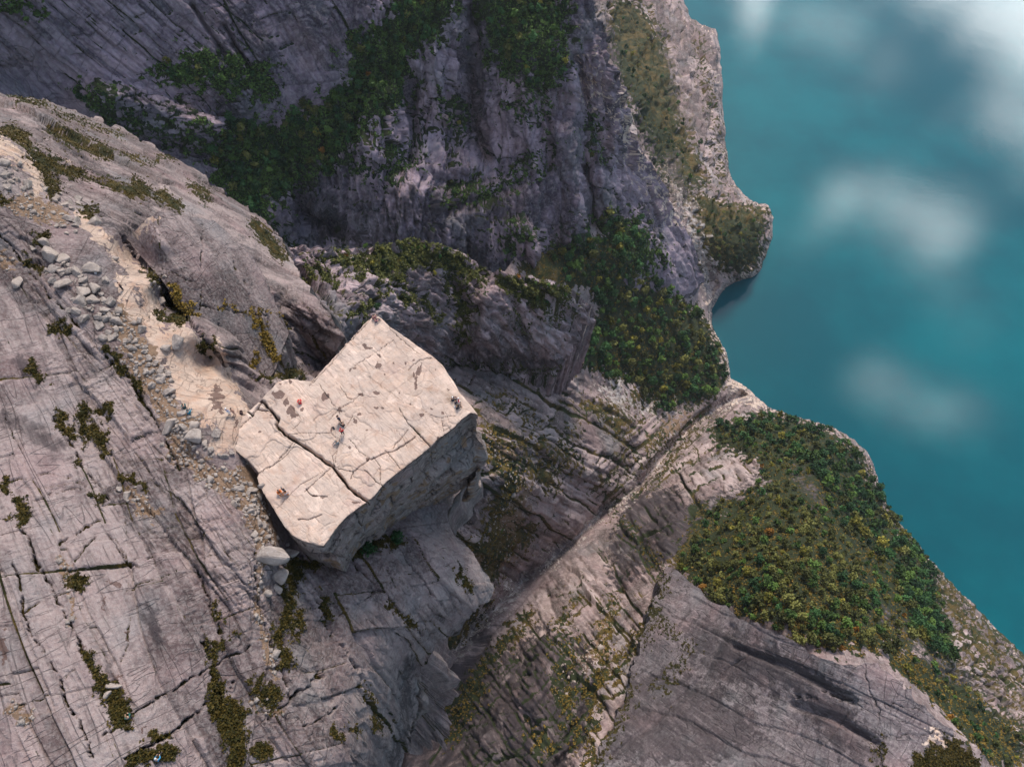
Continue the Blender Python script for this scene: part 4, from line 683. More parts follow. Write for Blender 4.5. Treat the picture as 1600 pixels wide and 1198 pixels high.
def build_pulpit():
    root = bpy.data.objects.new('rock_pulpit', None); C.objects.link(root)
    poly = roughen(P_TOP, .9, 3.0, 5); ZT = 604.0
    def topz(x, y): return ZT
    step = .85; xs = [a for a, b in poly]; ys = [b for a, b in poly]
    U, V = np.meshgrid(np.arange(min(xs) - 2, max(xs) + 3, step), np.arange(min(ys) - 2, max(ys) + 3, step))
    ins = inside(U, V, poly); face = (ins[:-1, :-1].astype(int) + ins[1:, :-1] + ins[:-1, 1:] + ins[1:, 1:]) > 0
    need = np.zeros(U.shape, bool); need[:-1, :-1] |= face; need[1:, :-1] |= face; need[:-1, 1:] |= face; need[1:, 1:] |= face
    outm = need & ~ins; U2, V2 = U.copy(), V.copy(); U2[outm], V2[outm] = snap(U[outm], V[outm], poly)
    idx = need.ravel().nonzero()[0]; u = U2.ravel()[idx]; v = V2.ravel()[idx]
    r = ray(u, v); t = (H - ZT) / -r[:, 2]; p = np.array([0, 0, H]) + r * t[:, None]
    dz = np.zeros(len(u)); crk = np.zeros(len(u))
    dz += .22 * fbm(p / 7, 4, 3) + .06 * fbm(p / 1.1, 4, 6)
    # thin layers flaked off in steps, jointed like the edges of the block
    ex = np.array([15.8, -17.7]) / 23.7; ey = np.array([-20, -20]) / 28.3
    a = p[:, :2] @ ex; b = p[:, :2] @ ey; w = fbm(p / 5, 3, 12); w2 = fbm(p / 5 + 9, 3, 13)
    for sc, am, ckk, sd_ in ((6.5, .16, .5, 1), (2.3, .07, .35, 2)):
        e, h1, h2, h3, oa, ob = voro(a / (sc * 1.5) + w * .5, b / sc + w2 * .5, sd_)
        gate = sstep(.45, .75, rnd(np.floor(a / sc).astype(int), np.floor(b / sc).astype(int), np.zeros(len(a), int), 5 + sd_))
        g = np.exp(-(e / .045) ** 2) * gate; dz += am * (h1 - .5) - .09 * g; crk = np.maximum(crk, g * ckk)
    ww = fbm(p / 1.1, 4, 33, .65) * 2.2; ww2 = fbm(p / 1.1 + 5, 4, 34, .65) * 2.2
    for hw, dep, q in PCR:
        m = paint(u + ww, v + ww2, (), [(cr(O1, S1, *q), hw * .85)]); dz -= dep * m; crk = np.maximum(crk, sstep(.25, .8, m))
    st = np.zeros(len(u))
    for cx, cy, rx, ry in PST:
        X, Y = cr(O1, S1, (cx, cy))[0]; d = np.hypot((u - X + ww * (1 + rx * .09)) / (rx / S1), (v - Y + ww2 * (1 + ry * .09)) / (ry / S1)); st = np.maximum(st, sstep(1.35, .6, d))
    tint = sstep(622, 640, u + ww) * sstep(545, 575, v) * sstep(738, 705, u) * .40
    veg = paint(u, v, (), [(cr(O1, S1, (237, 512), (226, 540), (262, 577)), 1.6), (cr(O1, S1, (820, 550), (850, 580)), 1.0), (cr(O1, S1, (100, 478), (122, 500)), 1.2)]) * .8
    edge = seg_dist(u, v, poly, True); dz -= .16 * np.exp(-(edge / .8) ** 2) * (.4 + .6 * np.abs(fbm(p / 2, 2, 50)))
    p[:, 2] += dz
    vid = -np.ones(U.size, int); vid[idx] = np.arange(len(idx)); vid = vid.reshape(U.shape); fy, fx = face.nonzero()
    Fq = np.stack([vid[fy, fx], vid[fy + 1, fx], vid[fy + 1, fx + 1], vid[fy, fx + 1]], -1); one = np.ones(len(u)); z = np.zeros(len(u))
    top = new_mesh('summit_floor', p, Fq, M['pulpit'], {'mA': np.stack([veg, z + .5, crk, one], -1), 'mB': np.stack([st, tint * .9, .5 + .5 * (h2 - .5), one], -1), 'mC': np.stack([z, z, z, one], -1), 'sf': np.stack([a, b, p[:, 2], one], -1)}, parent=root)
    # wall: follows the rim down, stepping and undercut where the photograph shows it
    pl = np.array(roughen(P_TOP, .9, 3.0, 5)); n0 = len(pl); out = []
    q = np.vstack([pl, pl[:1]])
    for i in range(n0):
        L = np.hypot(*(q[i + 1] - q[i])); k = max(1, int(L / .8))
        for j in range(k): out.append(q[i] + (q[i + 1] - q[i]) * j / k)
    pl = np.array(out); r = ray(pl[:, 0], pl[:, 1]); t = (H - ZT) / -r[:, 2]; rim = np.array([0, 0, H]) + r * t[:, None]
    cen = rim[:, :2].mean(0); tan = np.roll(rim, -6, 0) - np.roll(rim, 6, 0); nx = np.stack([tan[:, 1], -tan[:, 0]], -1); nx /= np.linalg.norm(nx, axis=1, keepdims=True) + 1e-9
    s_ = np.sign(((rim[:, :2] - cen) * nx).sum(1)); area = 0
    sgn = 1 if (np.cross(np.roll(rim[:, :2], -1, 0) - rim[:, :2], np.zeros(2)) .sum()) > 1e9 else None
    A2 = .5 * np.sum(rim[:, 0] * np.roll(rim[:, 1], -1) - np.roll(rim[:, 0], -1) * rim[:, 1]); nx *= 1 if A2 > 0 else -1
    for _ in range(3): nx = (nx + np.roll(nx, 5, 0) + np.roll(nx, -5, 0)); nx /= np.linalg.norm(nx, axis=1, keepdims=True)
    n = len(pl); R = 60; rows = []; attrs = []
    corner = np.array([-5, 44.3])                       # the outer corner, where a lower ledge sticks out
    dc = np.hypot(rim[:, 0] - corner[0], rim[:, 1] - corner[1])
    front = sstep(-.2, .6, nx[:, 0] * .7 - nx[:, 1] * .7)
    for k in range(R + 1):
        s = k / R; d = s * 34.0
        prof = .35 * sstep(0, .05, s) * 0 - .05 * d
        off = -.07 * d * front - .16 * np.maximum(0, d - 14) * front + 1.7 * np.exp(-(dc / 8) ** 2) * sstep(8, 10, d)
        Q = np.stack([rim[:, 0], rim[:, 1], rim[:, 2] - d], -1)
        lay_ = Q.copy(); lay_[:, 2] *= 3.0
        a = (Q[:, :2] @ ex + Q[:, :2] @ ey) ; e, h1, h2, h3, oa, ob = voro(a / 7 + fbm(Q / 6, 2, 3) * .4, (Q[:, 2] + a * .18) / 2.6 + fbm(Q / 6 + 5, 2, 4) * .5, 9)
        off = off + sstep(0, .04, s) * (.9 * fbm(Q / 6, 4, 61) + .35 * fbm(lay_ / 3, 3, 66) + .9 * (h1 - .5) - .35 * np.exp(-(e / .07) ** 2))
        Q[:, :2] += nx * off[:, None]; Q[:, 2] -= .12 if k == 0 else 0
        if k == 0: Q[:, 2] = rim[:, 2] - .15
        rows.append(Q); attrs.append(np.stack([np.zeros(n), np.zeros(n), np.exp(-(e / .05) ** 2) * .8 * (s > .03), np.ones(n)], -1))
        if k == 0: B_ = []; SF = []
        SF.append(np.stack([a, Q[:, 2] + .18 * a, .3 * (Q[:, :2] @ ey), np.ones(n)], -1))
        band = sstep(.05, .5, fbm(np.stack([Q[:, 0] / 3, Q[:, 1] / 3, (Q[:, 2] + a * .3) / 1.2], -1), 3, 71) + .3 * s) * .75
        B_.append(np.stack([np.zeros(n), band * front, h2, np.ones(n)], -1))
    VV = np.concatenate(rows); i = np.arange(n); j = (i + 1) % n
    FF = np.concatenate([np.stack([k * n + i, k * n + j, (k + 1) * n + j, (k + 1) * n + i], -1) for k in range(R)])
    a0 = np.concatenate(attrs); zc = np.zeros((len(VV), 4)); zc[:, 3] = 1
    new_mesh('rock_face', VV, FF, M['wall'], {'mA': a0, 'mB': np.concatenate(B_), 'mC': zc, 'sf': np.concatenate(SF)}, parent=root)
    tag(root, 'great square rock pulpit with a flat pale top jutting out over the valley', 'rock')
    lay = Layer(); lay.top = (min(xs) - 2, min(ys) - 2, step, vid, p)
    def at(x, y):
        i = int(round((y - lay.top[1]) / step)); j = int(round((x - lay.top[0]) / step))
        if i < 0 or j < 0 or i >= vid.shape[0] or j >= vid.shape[1] or vid[i, j] < 0: return None
        return p[vid[i, j]], .09, np.array([0, 0, 1.]), None
    lay.at = at; return lay
pulpit = build_pulpit()

# ------------------------------------------------------------------ water
def water():
    k = NT('fjord_water'); k.b.inputs['Base Color'].default_value = (0.0, .115, .165, 1); k.b.inputs['Roughness'].default_value = .02
    k.b.inputs['IOR'].default_value = 1.36; k.b.inputs['Specular IOR Level'].default_value = .5
    n1 = k.noise(.35, 6, .7, k.mapv((0, 0, .4), (1, 1.7, 1))); n2 = k.noise(.012, 4, .6)
    h = k.ma('ADD', n1, k.ma('MULTIPLY', n2, 3.0)); k.l(k.bump(h, .08, .5), k.b.inputs['Normal'])
    c = k.mix(k.mr(k.noise(.0035, 5, .6), .35, .7), (0, .066, .086), (0, .112, .132)); k.l(c, k.b.inputs['Base Color'])
    v = np.array([(-800, -500, 0), (4200, -500, 0), (4200, 4200, 0), (-800, 4200, 0)], float)
    o = new_mesh('water', v, [[0, 1, 2, 3]], k.m, smooth=False); tag(o, kind='structure')
water()

# ------------------------------------------------------------------ trees
M['bark'] = plain('bark', (.16, .14, .12))
M['leaf_dark'] = leafy('dark_green_leaves', (0.014, 0.039, 0.016), (0.037, 0.089, 0.027))
M['leaf_mid'] = leafy('green_leaves', (0.021, 0.047, 0.012), (0.068, 0.117, 0.024))
M['leaf_olive'] = leafy('olive_leaves', (0.040, 0.050, 0.014), (0.117, 0.117, 0.031))
M['leaf_yellow'] = leafy('yellow_green_leaves', (.05, .06, .010), (.17, .15, .025))
M['leaf_orange'] = leafy('orange_leaves', (.09, .045, .008), (.26, .12, .02))
M['heath'] = leafy('heath', (.032, .034, .008), (.17, .11, .022), 1.5)
def crown_geo(rs, n, R, Hc, q, base=2.0):
    lob = []
    for i in range(9):
        a = rs.uniform(0, 6.28); d = R * .62 * rs.uniform(.2, 1); zc = base + Hc * rs.uniform(.2, .85)
        lob.append((d * math.cos(a), d * math.sin(a), zc, R * rs.uniform(.34, .58)))
    lob.append((0, 0, base + Hc * .8, R * .5)); lob = np.array(lob)
    k = rs.randint(0, len(lob), n); dr = rs.normal(size=(n, 3)); dr[:, 2] += .35; dr /= np.linalg.norm(dr, axis=1, keepdims=True)
    c = lob[k, :3] + dr * lob[k, 3:4] * rs.uniform(.65, 1.08, (n, 1)) * np.array([1, 1, .9])
    nr = dr + rs.normal(size=(n, 3)) * .55; nr /= np.linalg.norm(nr, axis=1, keepdims=True)
    t = np.cross(nr, rs.normal(size=(n, 3))); t /= np.linalg.norm(t, axis=1, keepdims=True); b = np.cross(nr, t)
    s = q * rs.uniform(.55, 1.25, (n, 1)); V = np.stack([c - t * s * .5 - b * s * .35, c + t * s * .6 - b * s * .3, c + t * s * .45 + b * s * .5, c - t * s * .5 + b * s * .4], 1).reshape(-1, 3)
    return V, np.arange(4 * n).reshape(n, 4)
def tube_geo(pts, rad, k=6):
    V = []; Fc = []
    for i, (p, r) in enumerate(zip(pts, rad)):
        for j in range(k): a = 6.2832 * j / k; V.append((p[0] + r * math.cos(a), p[1] + r * math.sin(a), p[2]))
        if i:
            for j in range(k): o = (i - 1) * k; Fc.append((o + j, o + (j + 1) % k, o + k + (j + 1) % k, o + k + j))
    return V, Fc
def trunk_geo(rs, h, R):
    V, Fc = tube_geo([(0, 0, -.8), (0, 0, h * .3), (rs.uniform(-.3, .3), rs.uniform(-.3, .3), h * .65), (0, 0, h)], (.22, .17, .11, .03))
    for i in range(4):
        a = i * 1.6 + rs.uniform(0, 1); z = h * rs.uniform(.3, .55)
        v, f = tube_geo([(0, 0, z), (R * .3 * math.cos(a), R * .3 * math.sin(a), z + h * .15), (R * .65 * math.cos(a), R * .65 * math.sin(a), z + h * .35)], (.09, .06, .02), 5)
        o = len(V); V += v; Fc += [tuple(x + o for x in q) for q in f]
    return np.array(V), np.array(Fc)
def mesh_only(name, V, Fc, mat, smooth=False):
    o = new_mesh(name, V, Fc, mat, smooth=smooth); me = o.data; bpy.data.objects.remove(o); return me
TREES = []
for kind_, mat, R, Hc in [('dark', 'leaf_dark', 3.3, 5.0), ('dark', 'leaf_dark', 2.9, 4.2), ('green', 'leaf_mid', 3.2, 4.6), ('green', 'leaf_mid', 2.7, 4.0), ('olive', 'leaf_olive', 3.0, 4.0), ('olive', 'leaf_olive', 3.4, 4.2), ('yellow', 'leaf_yellow', 2.9, 4.2), ('orange', 'leaf_orange', 2.5, 3.6)]:
    rs = np.random.RandomState(len(TREES) + 5)
    TREES.append((kind_, mesh_only('crown', *crown_geo(rs, 330, R, Hc, .72), M[mat]), mesh_only('trunk', *trunk_geo(rs, 2 + Hc * .75, R), M['bark'], True), mat, R, Hc))
def poisson(poly, sp, rs, dens=1.0):
    xs = [a for a, b in poly]; ys = [b for a, b in poly]; cell = {}; out = []
    area = (max(xs) - min(xs)) * (max(ys) - min(ys)); n = int(area / sp / sp * 5)
    X = rs.uniform(min(xs), max(xs), n); Y = rs.uniform(min(ys), max(ys), n); ok = inside(X, Y, poly)
    for x, y in zip(X[ok], Y[ok]):
        s = sp * rs.uniform(.75, 1.15); i, j = int(x / sp), int(y / sp)
        if any((x - a) ** 2 + (y - b) ** 2 < s * s for u in (-1, 0, 1) for v in (-1, 0, 1) for a, b in cell.get((i + u, j + v), ())): continue
        cell.setdefault((i, j), []).append((x, y)); out.append((x, y))
    return out
cand = []   # (score, kind, pos, scale, area)
def wood(lay, poly, sp, size, mixw, area, seed, bare=True, keep=1.0, wobble=7):
    rs = np.random.RandomState(seed); poly = roughen(poly, wobble, 18, seed)
    for x, y in poisson(poly, sp, rs):
        if not (-25 < x < 1625 and -25 < y < 1225) or rs.rand() > keep: continue
        r = lay.at(x, y)
        if r is None: continue
        p, px, n, m = r
        if bare:
            i = lay.vid[int(round((y - lay.y0) / lay.step)), int(round((x - lay.x0) / lay.step))]
            if lay.m['bare'][i] > .5 or lay.m['veg'][i] < .35: continue
        if p[2] < 2: continue
        cl_ = float(perlin(np.array([[x / 60., y / 60., seed * 3.]]), 5)[0]); w = np.array(mixw, float); w = w * np.exp(np.array([1, .3, -.9, -1., -1.]) * cl_ * 2.5)
        k = rs.choice(5, p=w / w.sum()); vi = {0: (0, 1), 1: (2, 3), 2: (4, 5), 3: (6,), 4: (7,)}[k]; v = vi[rs.randint(len(vi))]
        s = size * rs.uniform(.6, 1.25); xs_ = [q[0] for q in poly]; ys_ = [q[1] for q in poly]; fx_ = (x - min(xs_)) / (max(xs_) - min(xs_)); fy_ = (y - min(ys_)) / (max(ys_) - min(ys_))
        where = ('upper', 'middle', 'lower')[min(2, int(fy_ * 3))] + ' ' + ('left', 'centre', 'right')[min(2, int(fx_ * 3))]
        cand.append((s / px, v, p, s, area, rs.uniform(0, 6.28), where, s / size, seed))
# mix: dark, green, olive, yellow, orange
wood(valley, FOREST_R[:10] + [(1390, 880), (1330, 830), (1290, 760), (1260, 735), (1200, 700), (1130, 690)], 9.6, 1.6, (5, 3, .8, .6, .03), 'shore', 1)
wood(valley, [(1090, 830), (1130, 780), (1200, 745), (1290, 770), (1330, 830), (1390, 890), (1420, 990), (1390, 1020), (1330, 1025), (1240, 1000), (1160, 965), (1110, 940), (1060, 890)], 11.3, 1.05, (.8, 2.2, 5, .8, .12), 'heath', 2)
wood(valley, [(1390, 880), (1440, 880), (1470, 960), (1480, 1030), (1440, 1000), (1410, 950)], 10, 1.15, (5, 3, .8, .4, .05), 'shore', 3)
wood(valley, FOREST_S, 13, .7, (1.5, 3, 3, .7, .1), 'slope', 4, keep=.8)
wood(valley, [(1105, 670), (1160, 655), (1230, 660), (1275, 730), (1260, 750), (1200, 735), (1185, 765), (1120, 775), (1095, 740)], 8.5, .85, (1, 2.2, 4, .8, .1), 'crest', 12)
wood(valley, FOREST_T, 10.5, 1.6, (4, 3.5, 1.2, .8, .06), 'talus', 5)
wood(valley, [(960, 0), (1060, 0), (1090, 130), (1100, 250), (1080, 300), (1040, 290), (1000, 180), (970, 100)], 11, 1.0, (4, 3, 1.5, .3, .02), 'fardark', 6, keep=.6)
wood(valley, [(1070, 300), (1200, 325), (1195, 400), (1150, 430), (1100, 400)], 9, .8, (3, 2, 2, .8, .1), 'headland', 7, keep=.75)
wood(valley, [(1100, 60), (1122, 60), (1128, 280), (1105, 270)], 9, .7, (3, 2, 2, .5, .1), 'headland', 8, keep=.5)
wood(valley, [(735, 850), (800, 820), (800, 870), (750, 930)], 14, .5, (2, 4, 1, 0, 0), 'gully', 9, keep=.4)
wood(valley, [(1070, 640), (1110, 625), (1080, 670)], 12, .7, (2, 3, 2, 0, 0), 'talus', 10, keep=.5)
for i, (pl, sp, sz, keep) in enumerate([(FOREST_D[0], 10.5, .9, .95), (FOREST_D[1], 10.5, .8, .85), (FOREST_D[2], 10, .85, .75), (FOREST_D[3], 11, .6, .5), (FOREST_D[4], 11, .6, .5), (FOREST_D[5], 9.5, 1.05, .95), (FOREST_D[6], 10, .6, .7),
        ([(600, 200), (860, 180), (860, 300), (700, 310), (500, 300)], 13, .6, .35), ([(920, 160), (960, 160), (965, 330), (925, 340)], 10, .6, .5), ([(965, 60), (990, 60), (1000, 190), (985, 190)], 10, .6, .3)]):
    wood(wall, pl, sp * 1.1, sz * 1.25, (5, 3, 1.2, .4, .04), 'wall', 20 + i, keep=keep)
wood(butt, [(520, 400), (640, 376), (700, 394), (740, 425), (690, 425), (600, 440)], 8, .42, (.8, 2.5, 4, 1.2, .1), 'buttress', 40, keep=.8)
wood(butt, [(775, 434), (860, 440), (900, 455), (890, 470), (830, 480), (780, 455)], 8, .5, (1, 2.5, 3.5, .8, .1), 'buttress', 41, keep=.85)
cand.sort(key=lambda c: -c[0])
AREA = {'shore': 'of the wood falling to the shore', 'heath': 'of the hilltop wood above the slab', 'crest': 'of the low wood above the stream mouth', 'slope': 'of the slope behind the slab', 'talus': 'of the wood between buttress and shore',
        'fardark': 'of the shaded slope beyond the spur', 'headland': 'of the headland in the fjord', 'gully': 'of the gully below the pulpit', 'wall': 'of the great wall', 'buttress': 'of the wooded buttress top'}
LOOK = {'dark': 'dark green birch', 'green': 'mid green birch', 'olive': 'olive brown birch', 'yellow': 'yellow green birch', 'orange': 'orange autumn birch'}
TCOUNT = 300
for c in cand[:TCOUNT]:
    _, v, p, s, area, rz, where, rel, sd__ = c; kd, cme, tme = TREES[v][:3]
    root = bpy.data.objects.new('birch_tree', None); C.objects.link(root); root.location = Vector(p) - Vector((0, 0, .4)); root.rotation_euler = (0, 0, rz); root.scale = (s, s, s * 1.0)
    szw = 'small ' if rel < .82 else 'tall ' if rel > 1.05 else ''
    if area == 'wall': where = where + {20: ' gully', 21: ' brow', 22: ' crest', 23: ' foot ledge', 24: ' high ledge', 25: ' base by the spur', 26: ' knob', 27: ' bands', 28: ' spur ledge', 29: ' spur rim'}.get(sd__, '')
    tag(root, szw + LOOK[kd] + ' in the ' + where + ('' if area == 'wall' else ' part') + ' ' + AREA[area], 'tree', (szw + LOOK[kd]).replace('birch', 'birches') + ', ' + where + ' part ' + AREA[area])
    for nm, me in (('crown', cme), ('trunk', tme)):
        o = bpy.data.objects.new(nm, me); C.objects.link(o); o.parent = root
rest = {}
for c in cand[TCOUNT:]: rest.setdefault((c[4], TREES[c[1]][3]), []).append(c)
LOW = {}
for (area, mat), cs in rest.items():
    V = []; n = 0; TV = []
    for _, v, p, s, a, rz, *_w in cs:
        key = (v, int(rz * 2) % 3)
        if key not in LOW: LOW[key] = crown_geo(np.random.RandomState(v * 7 + key[1]), 110, TREES[v][4], TREES[v][5], 1.15, 1.2)[0]
        q = LOW[key]; cs_, sn = math.cos(rz), math.sin(rz); q = np.stack([q[:, 0] * cs_ - q[:, 1] * sn, q[:, 0] * sn + q[:, 1] * cs_, q[:, 2]], -1) * s + p; V.append(q); TV.append(np.tile((*[(rz * 7.31) % 1] * 3, 1), (len(q), 1)))
    V = np.concatenate(V); o = new_mesh('woodland', V, np.arange(len(V)).reshape(-1, 4), M[mat], {'tv': np.concatenate(TV)}, smooth=False)
    tag(o, 'far birch wood with ' + mat.replace('leaf_', '').replace('mid', 'green').replace('dark', 'dark green') + ' leaves ' + ', all parts ' + AREA[area], 'wood', kind='stuff')
print('TREES', len(cand))
# low heath and grass on the green patches
def tufts(lay, key, count, size, mat, name, label, thr=.5, extra=None, seed=1, flat=.5):
    rs = np.random.RandomState(seed); w = lay.m[key].copy() if key else np.zeros(len(lay.px))
    if extra is not None: w = np.maximum(w, extra)
    w = w * (1 - lay.m.get('bare', 0)); vis = (lay.uu > -20) & (lay.uu < 1620) & (lay.vv > -20) & (lay.vv < 1220)
    ok = ((w + (rs.rand(len(w)) - .5) * .5 > thr) & vis & (lay.p[:, 2] > 1.5)).nonzero()[0]
    if len(ok) == 0: return
    k = rs.choice(ok, min(count, len(ok)), replace=False); V = []
    n = 7; N = len(k); P = lay.p[k][:, None, :] + rs.normal(size=(N, n, 3)) * (size * .45) * np.array([1, 1, flat]) + np.array([0, 0, size * .5 * flat])
    nr = rs.normal(size=(N, n, 3)) + np.array([0, 0, .9]); nr /= np.linalg.norm(nr, axis=-1, keepdims=True)
    t = np.cross(nr, rs.normal(size=(N, n, 3))); t /= np.linalg.norm(t, axis=-1, keepdims=True); b = np.cross(nr, t); s = size * rs.uniform(.35, .8, (N, n, 1)) * rs.uniform(.6, 1.3, (N, 1, 1))
    V = np.stack([P - t * s * .5 - b * s * .3, P + t * s * .5 - b * s * .4, P + t * s * .4 + b * s * .5, P - t * s * .5 + b * s * .35], 2).reshape(-1, 3)
    o = new_mesh(name, V, np.arange(len(V)).reshape(-1, 4), mat, smooth=False); tag(o, label, 'ground cover', kind='stuff')
tufts(near, 'veg', 9000, .34, M['heath'], 'heather', 'brown green heather and moss in the hollows of the mountainside', .45, seed=1, flat=.3)
tufts(valley, 'veg', 15000, 1.15, M['heath'], 'scrub', 'low brown green scrub on the hillside below', .5, seed=2)
tufts(butt, 'veg', 5000, 1.0, M['leaf_olive'], 'scrub', 'olive scrub on top of the buttress', .5, seed=3)
tufts(wall, 'veg', 12000, 1.5, M['leaf_mid'], 'scrub', 'dark green scrub on the ledges of the great wall', .5, seed=4)
tufts(rslab, 'veg', 1500, .8, M['heath'], 'heather', 'brown heather on the right-hand slab', .5, seed=5)
tufts(block, 'veg', 700, .45, M['heath'], 'heather', 'brown heather in the joints of the tilted block', .5, seed=6)

# shrubs near the pulpit
def shrub(px, py, lay, R, mat, label):
    r = lay.at(px, py)
    if r is None: return
    rs = np.random.RandomState(int(px)); V, Fc = crown_geo(rs, 420, R, R * .9, R * .17, R * .1)
    root = bpy.data.objects.new('shrub', None); C.objects.link(root); root.location = r[0] - np.array([0, 0, .1])
    new_mesh('foliage', V, Fc, mat, smooth=False, parent=root); v, f = trunk_geo(rs, R * .9, R); v = v * np.array([.4, .4, 1]); new_mesh('stem', v, f, M['bark'], parent=root); tag(root, label, 'shrub')
shrub(485, 853, near if pulpit.at(485, 853) is None else pulpit, 1.35, M['leaf_orange'], 'round yellow brown bush growing at the lower corner of the pulpit')
shrub(575, 858, near, 1.7, M['leaf_dark'], 'dark green bush tucked under the lower face of the pulpit, nearest its corner')
shrub(622, 842, near, 1.8, M['leaf_dark'], 'tall dark bush against the foot of the pulpit face, farther along to the right')
shrub(440, 575, near, 1.4, M['leaf_olive'], 'olive bush in the cleft between the tilted block and the pulpit')
shrub(586, 482, butt, 2.2, M['leaf_dark'], 'small dark bush on the rocks just beyond the tip of the pulpit')

# ------------------------------------------------------------------ boulders
def hull_mesh(seed, flat=.7, n=13):
    rs = random.Random(seed); bm = bmesh.new()
    for i in range(n):
        a = rs.uniform(0, 6.28); z = rs.uniform(-1, 1); q = math.sqrt(1 - z * z) * rs.uniform(.8, 1.05); bm.verts.new((q * math.cos(a), q * math.sin(a) * rs.uniform(.75, 1), z * flat))
    bmesh.ops.convex_hull(bm, input=bm.verts); bmesh.ops.delete(bm, geom=[v for v in bm.verts if not v.link_faces], context='VERTS')
    bmesh.ops.dissolve_limit(bm, angle_limit=.22, verts=bm.verts, edges=bm.edges)
    bmesh.ops.bevel(bm, geom=bm.edges[:], offset=.07, segments=1, affect='EDGES'); bmesh.ops.triangulate(bm, faces=bm.faces)
    me = bpy.data.meshes.new('boulder'); bm.to_mesh(me); bm.free(); me.materials.append(M['boulder']); return me
HULL = [hull_mesh(i, .62 + .03 * (i % 6), 10 + i % 6) for i in range(14)]
HULL_SZ = 1
def boulder(px, py, rpx, label, group=None, name='boulder', asp=1.0, lay=None, rz=None):
    r = None
    for L in ([lay] if lay else [pulpit, block, near]):
        r = L.at(px, py)
        if r is not None: break
    if r is None: return
    R = rpx * r[1] * 1.32; o = bpy.data.objects.new(name, random.choice(HULL)); C.objects.link(o)
    o.location = r[0] + np.array([0, 0, R * .22]); o.scale = (R * asp, R / asp * random.uniform(.8, 1), R * random.uniform(.85, 1.1)); o.rotation_euler = (random.uniform(-.25, .25), random.uniform(-.25, .25), random.uniform(0, 6.28) if rz is None else rz)
    tag(o, label, 'boulder', group)
def many(o, s, lst, label, group):
    rr = sorted(r for _, _, r in lst); ys_ = [y for _, y, _ in lst]; y0_, y1_ = min(ys_), max(ys_); xs_ = [x for x, _, _ in lst]; x0_, x1_ = min(xs_), max(xs_)
    for x, y, r in lst:
        sz_ = 'bigger' if r >= rr[2 * len(rr) // 3] else 'small' if r <= rr[len(rr) // 3] else 'middling'
        if rr.count(rr[-1]) == 1 and r == rr[-1]: sz_ = 'biggest'
        if rr.count(rr[0]) == 1 and r == rr[0]: sz_ = 'smallest'
        w_ = ('top', 'middle', 'bottom')[min(2, int(3 * (y - y0_) / (y1_ - y0_ + 1e-6)))] + ' ' + ('left', 'right')[int((x - x0_) / (x1_ - x0_ + 1e-6) > .5)]
        boulder(o[0] + x / s, o[1] + y / s, r / s, sz_ + ' ' + label + ', ' + w_, sz_ + ' ' + w_ + ' ' + group)
many(O2, S2, [(20, 160, 25), (30, 205, 20), (25, 238, 12), (55, 240, 15), (40, 265, 22), (15, 215, 15), (85, 170, 18), (120, 255, 28), (140, 290, 15), (200, 275, 15), (185, 262, 12)], 'grey boulder by the topmost path bend', 'boulders at the top bend of the path')
many(O2, S2, [(260, 318, 20), (290, 348, 18), (315, 338, 15), (320, 365, 13), (350, 325, 18), (355, 345, 15), (305, 405, 22), (350, 415, 26), (335, 440, 15), (280, 440, 15), (255, 440, 12), (300, 470, 12), (335, 465, 12), (430, 420, 28), (245, 325, 16), (270, 300, 14), (370, 370, 10)], 'broken grey block heaped above the tilted slab', 'blocks above the tilted block')
many(O2, S2, [(345, 645, 25), (310, 645, 18), (415, 635, 35), (380, 685, 25), (475, 680, 24), (425, 720, 30), (280, 650, 22), (240, 640, 25), (210, 625, 18), (295, 720, 40), (370, 740, 35), (415, 770, 25), (365, 780, 34), (230, 570, 40), (280, 590, 30), (200, 520, 26), (345, 830, 24), (380, 860, 26), (320, 820, 18), (250, 690, 22), (515, 585, 18), (150, 540, 18), (400, 810, 15)], 'angular grey block in the long heap beside the path', 'blocks in the heap left of the path')
many(O2, S2, [(490, 775, 25), (470, 812, 22), (445, 880, 22), (525, 865, 25), (490, 840, 18), (520, 900, 18), (480, 915, 20), (460, 940, 20), (495, 935, 18), (460, 770, 16), (450, 745, 14), (515, 830, 12)], 'rounded grey boulder beside the middle of the path', 'boulders beside the middle of the path')
many(O2, S2, [(620, 858, 22), (630, 900, 25), (592, 930, 22), (560, 950, 15), (590, 980, 20), (585, 1015, 13), (625, 1022, 12), (665, 1030, 18), (660, 1062, 12), (680, 1085, 15), (655, 1097, 16), (605, 1090, 12), (540, 1035, 8), (555, 1040, 6), (720, 1070, 14), (720, 1120, 25), (680, 1150, 18), (748, 1098, 20), (610, 1060, 8), (570, 1060, 7), (640, 1045, 8), (690, 1060, 8)], 'pale stone on soil below the path tongue', 'stones below the tongue of the path')
boulder(O2[0] + 795 / S2, O2[1] + 958 / S2, 12.5, 'big round boulder sitting on the pale path slab, the larger of the pair'); boulder(O2[0] + 742 / S2, O2[1] + 983 / S2, 9, 'squarish boulder on the pale path slab, the smaller of the pair')
boulder(O2[0] + 75 / S2, O2[1] + 692 / S2, 11.5, 'lone flat boulder near the left edge on the rubble')
many(O2, S2, [(720, 700, 15), (705, 712, 12), (720, 780, 22), (735, 725, 15), (690, 690, 12), (735, 660, 12)], 'block wedged in the cleft beside the tilted slab', 'blocks in the cleft')
many(O5, S5, [(820, 85, 14), (845, 70, 14), (880, 110, 28), (925, 85, 22), (840, 148, 20), (750, 80, 14), (800, 70, 10), (1000, 300, 22), (920, 290, 14), (945, 300, 10), (890, 60, 10)], 'grey stone on soil left of the pale slab', 'stones left of the pale slab')
boulder(O5[0] + 935 / S5, O5[1] + 190 / S5, 9.5, 'grey boulder leaning on the left edge of the pale slab')
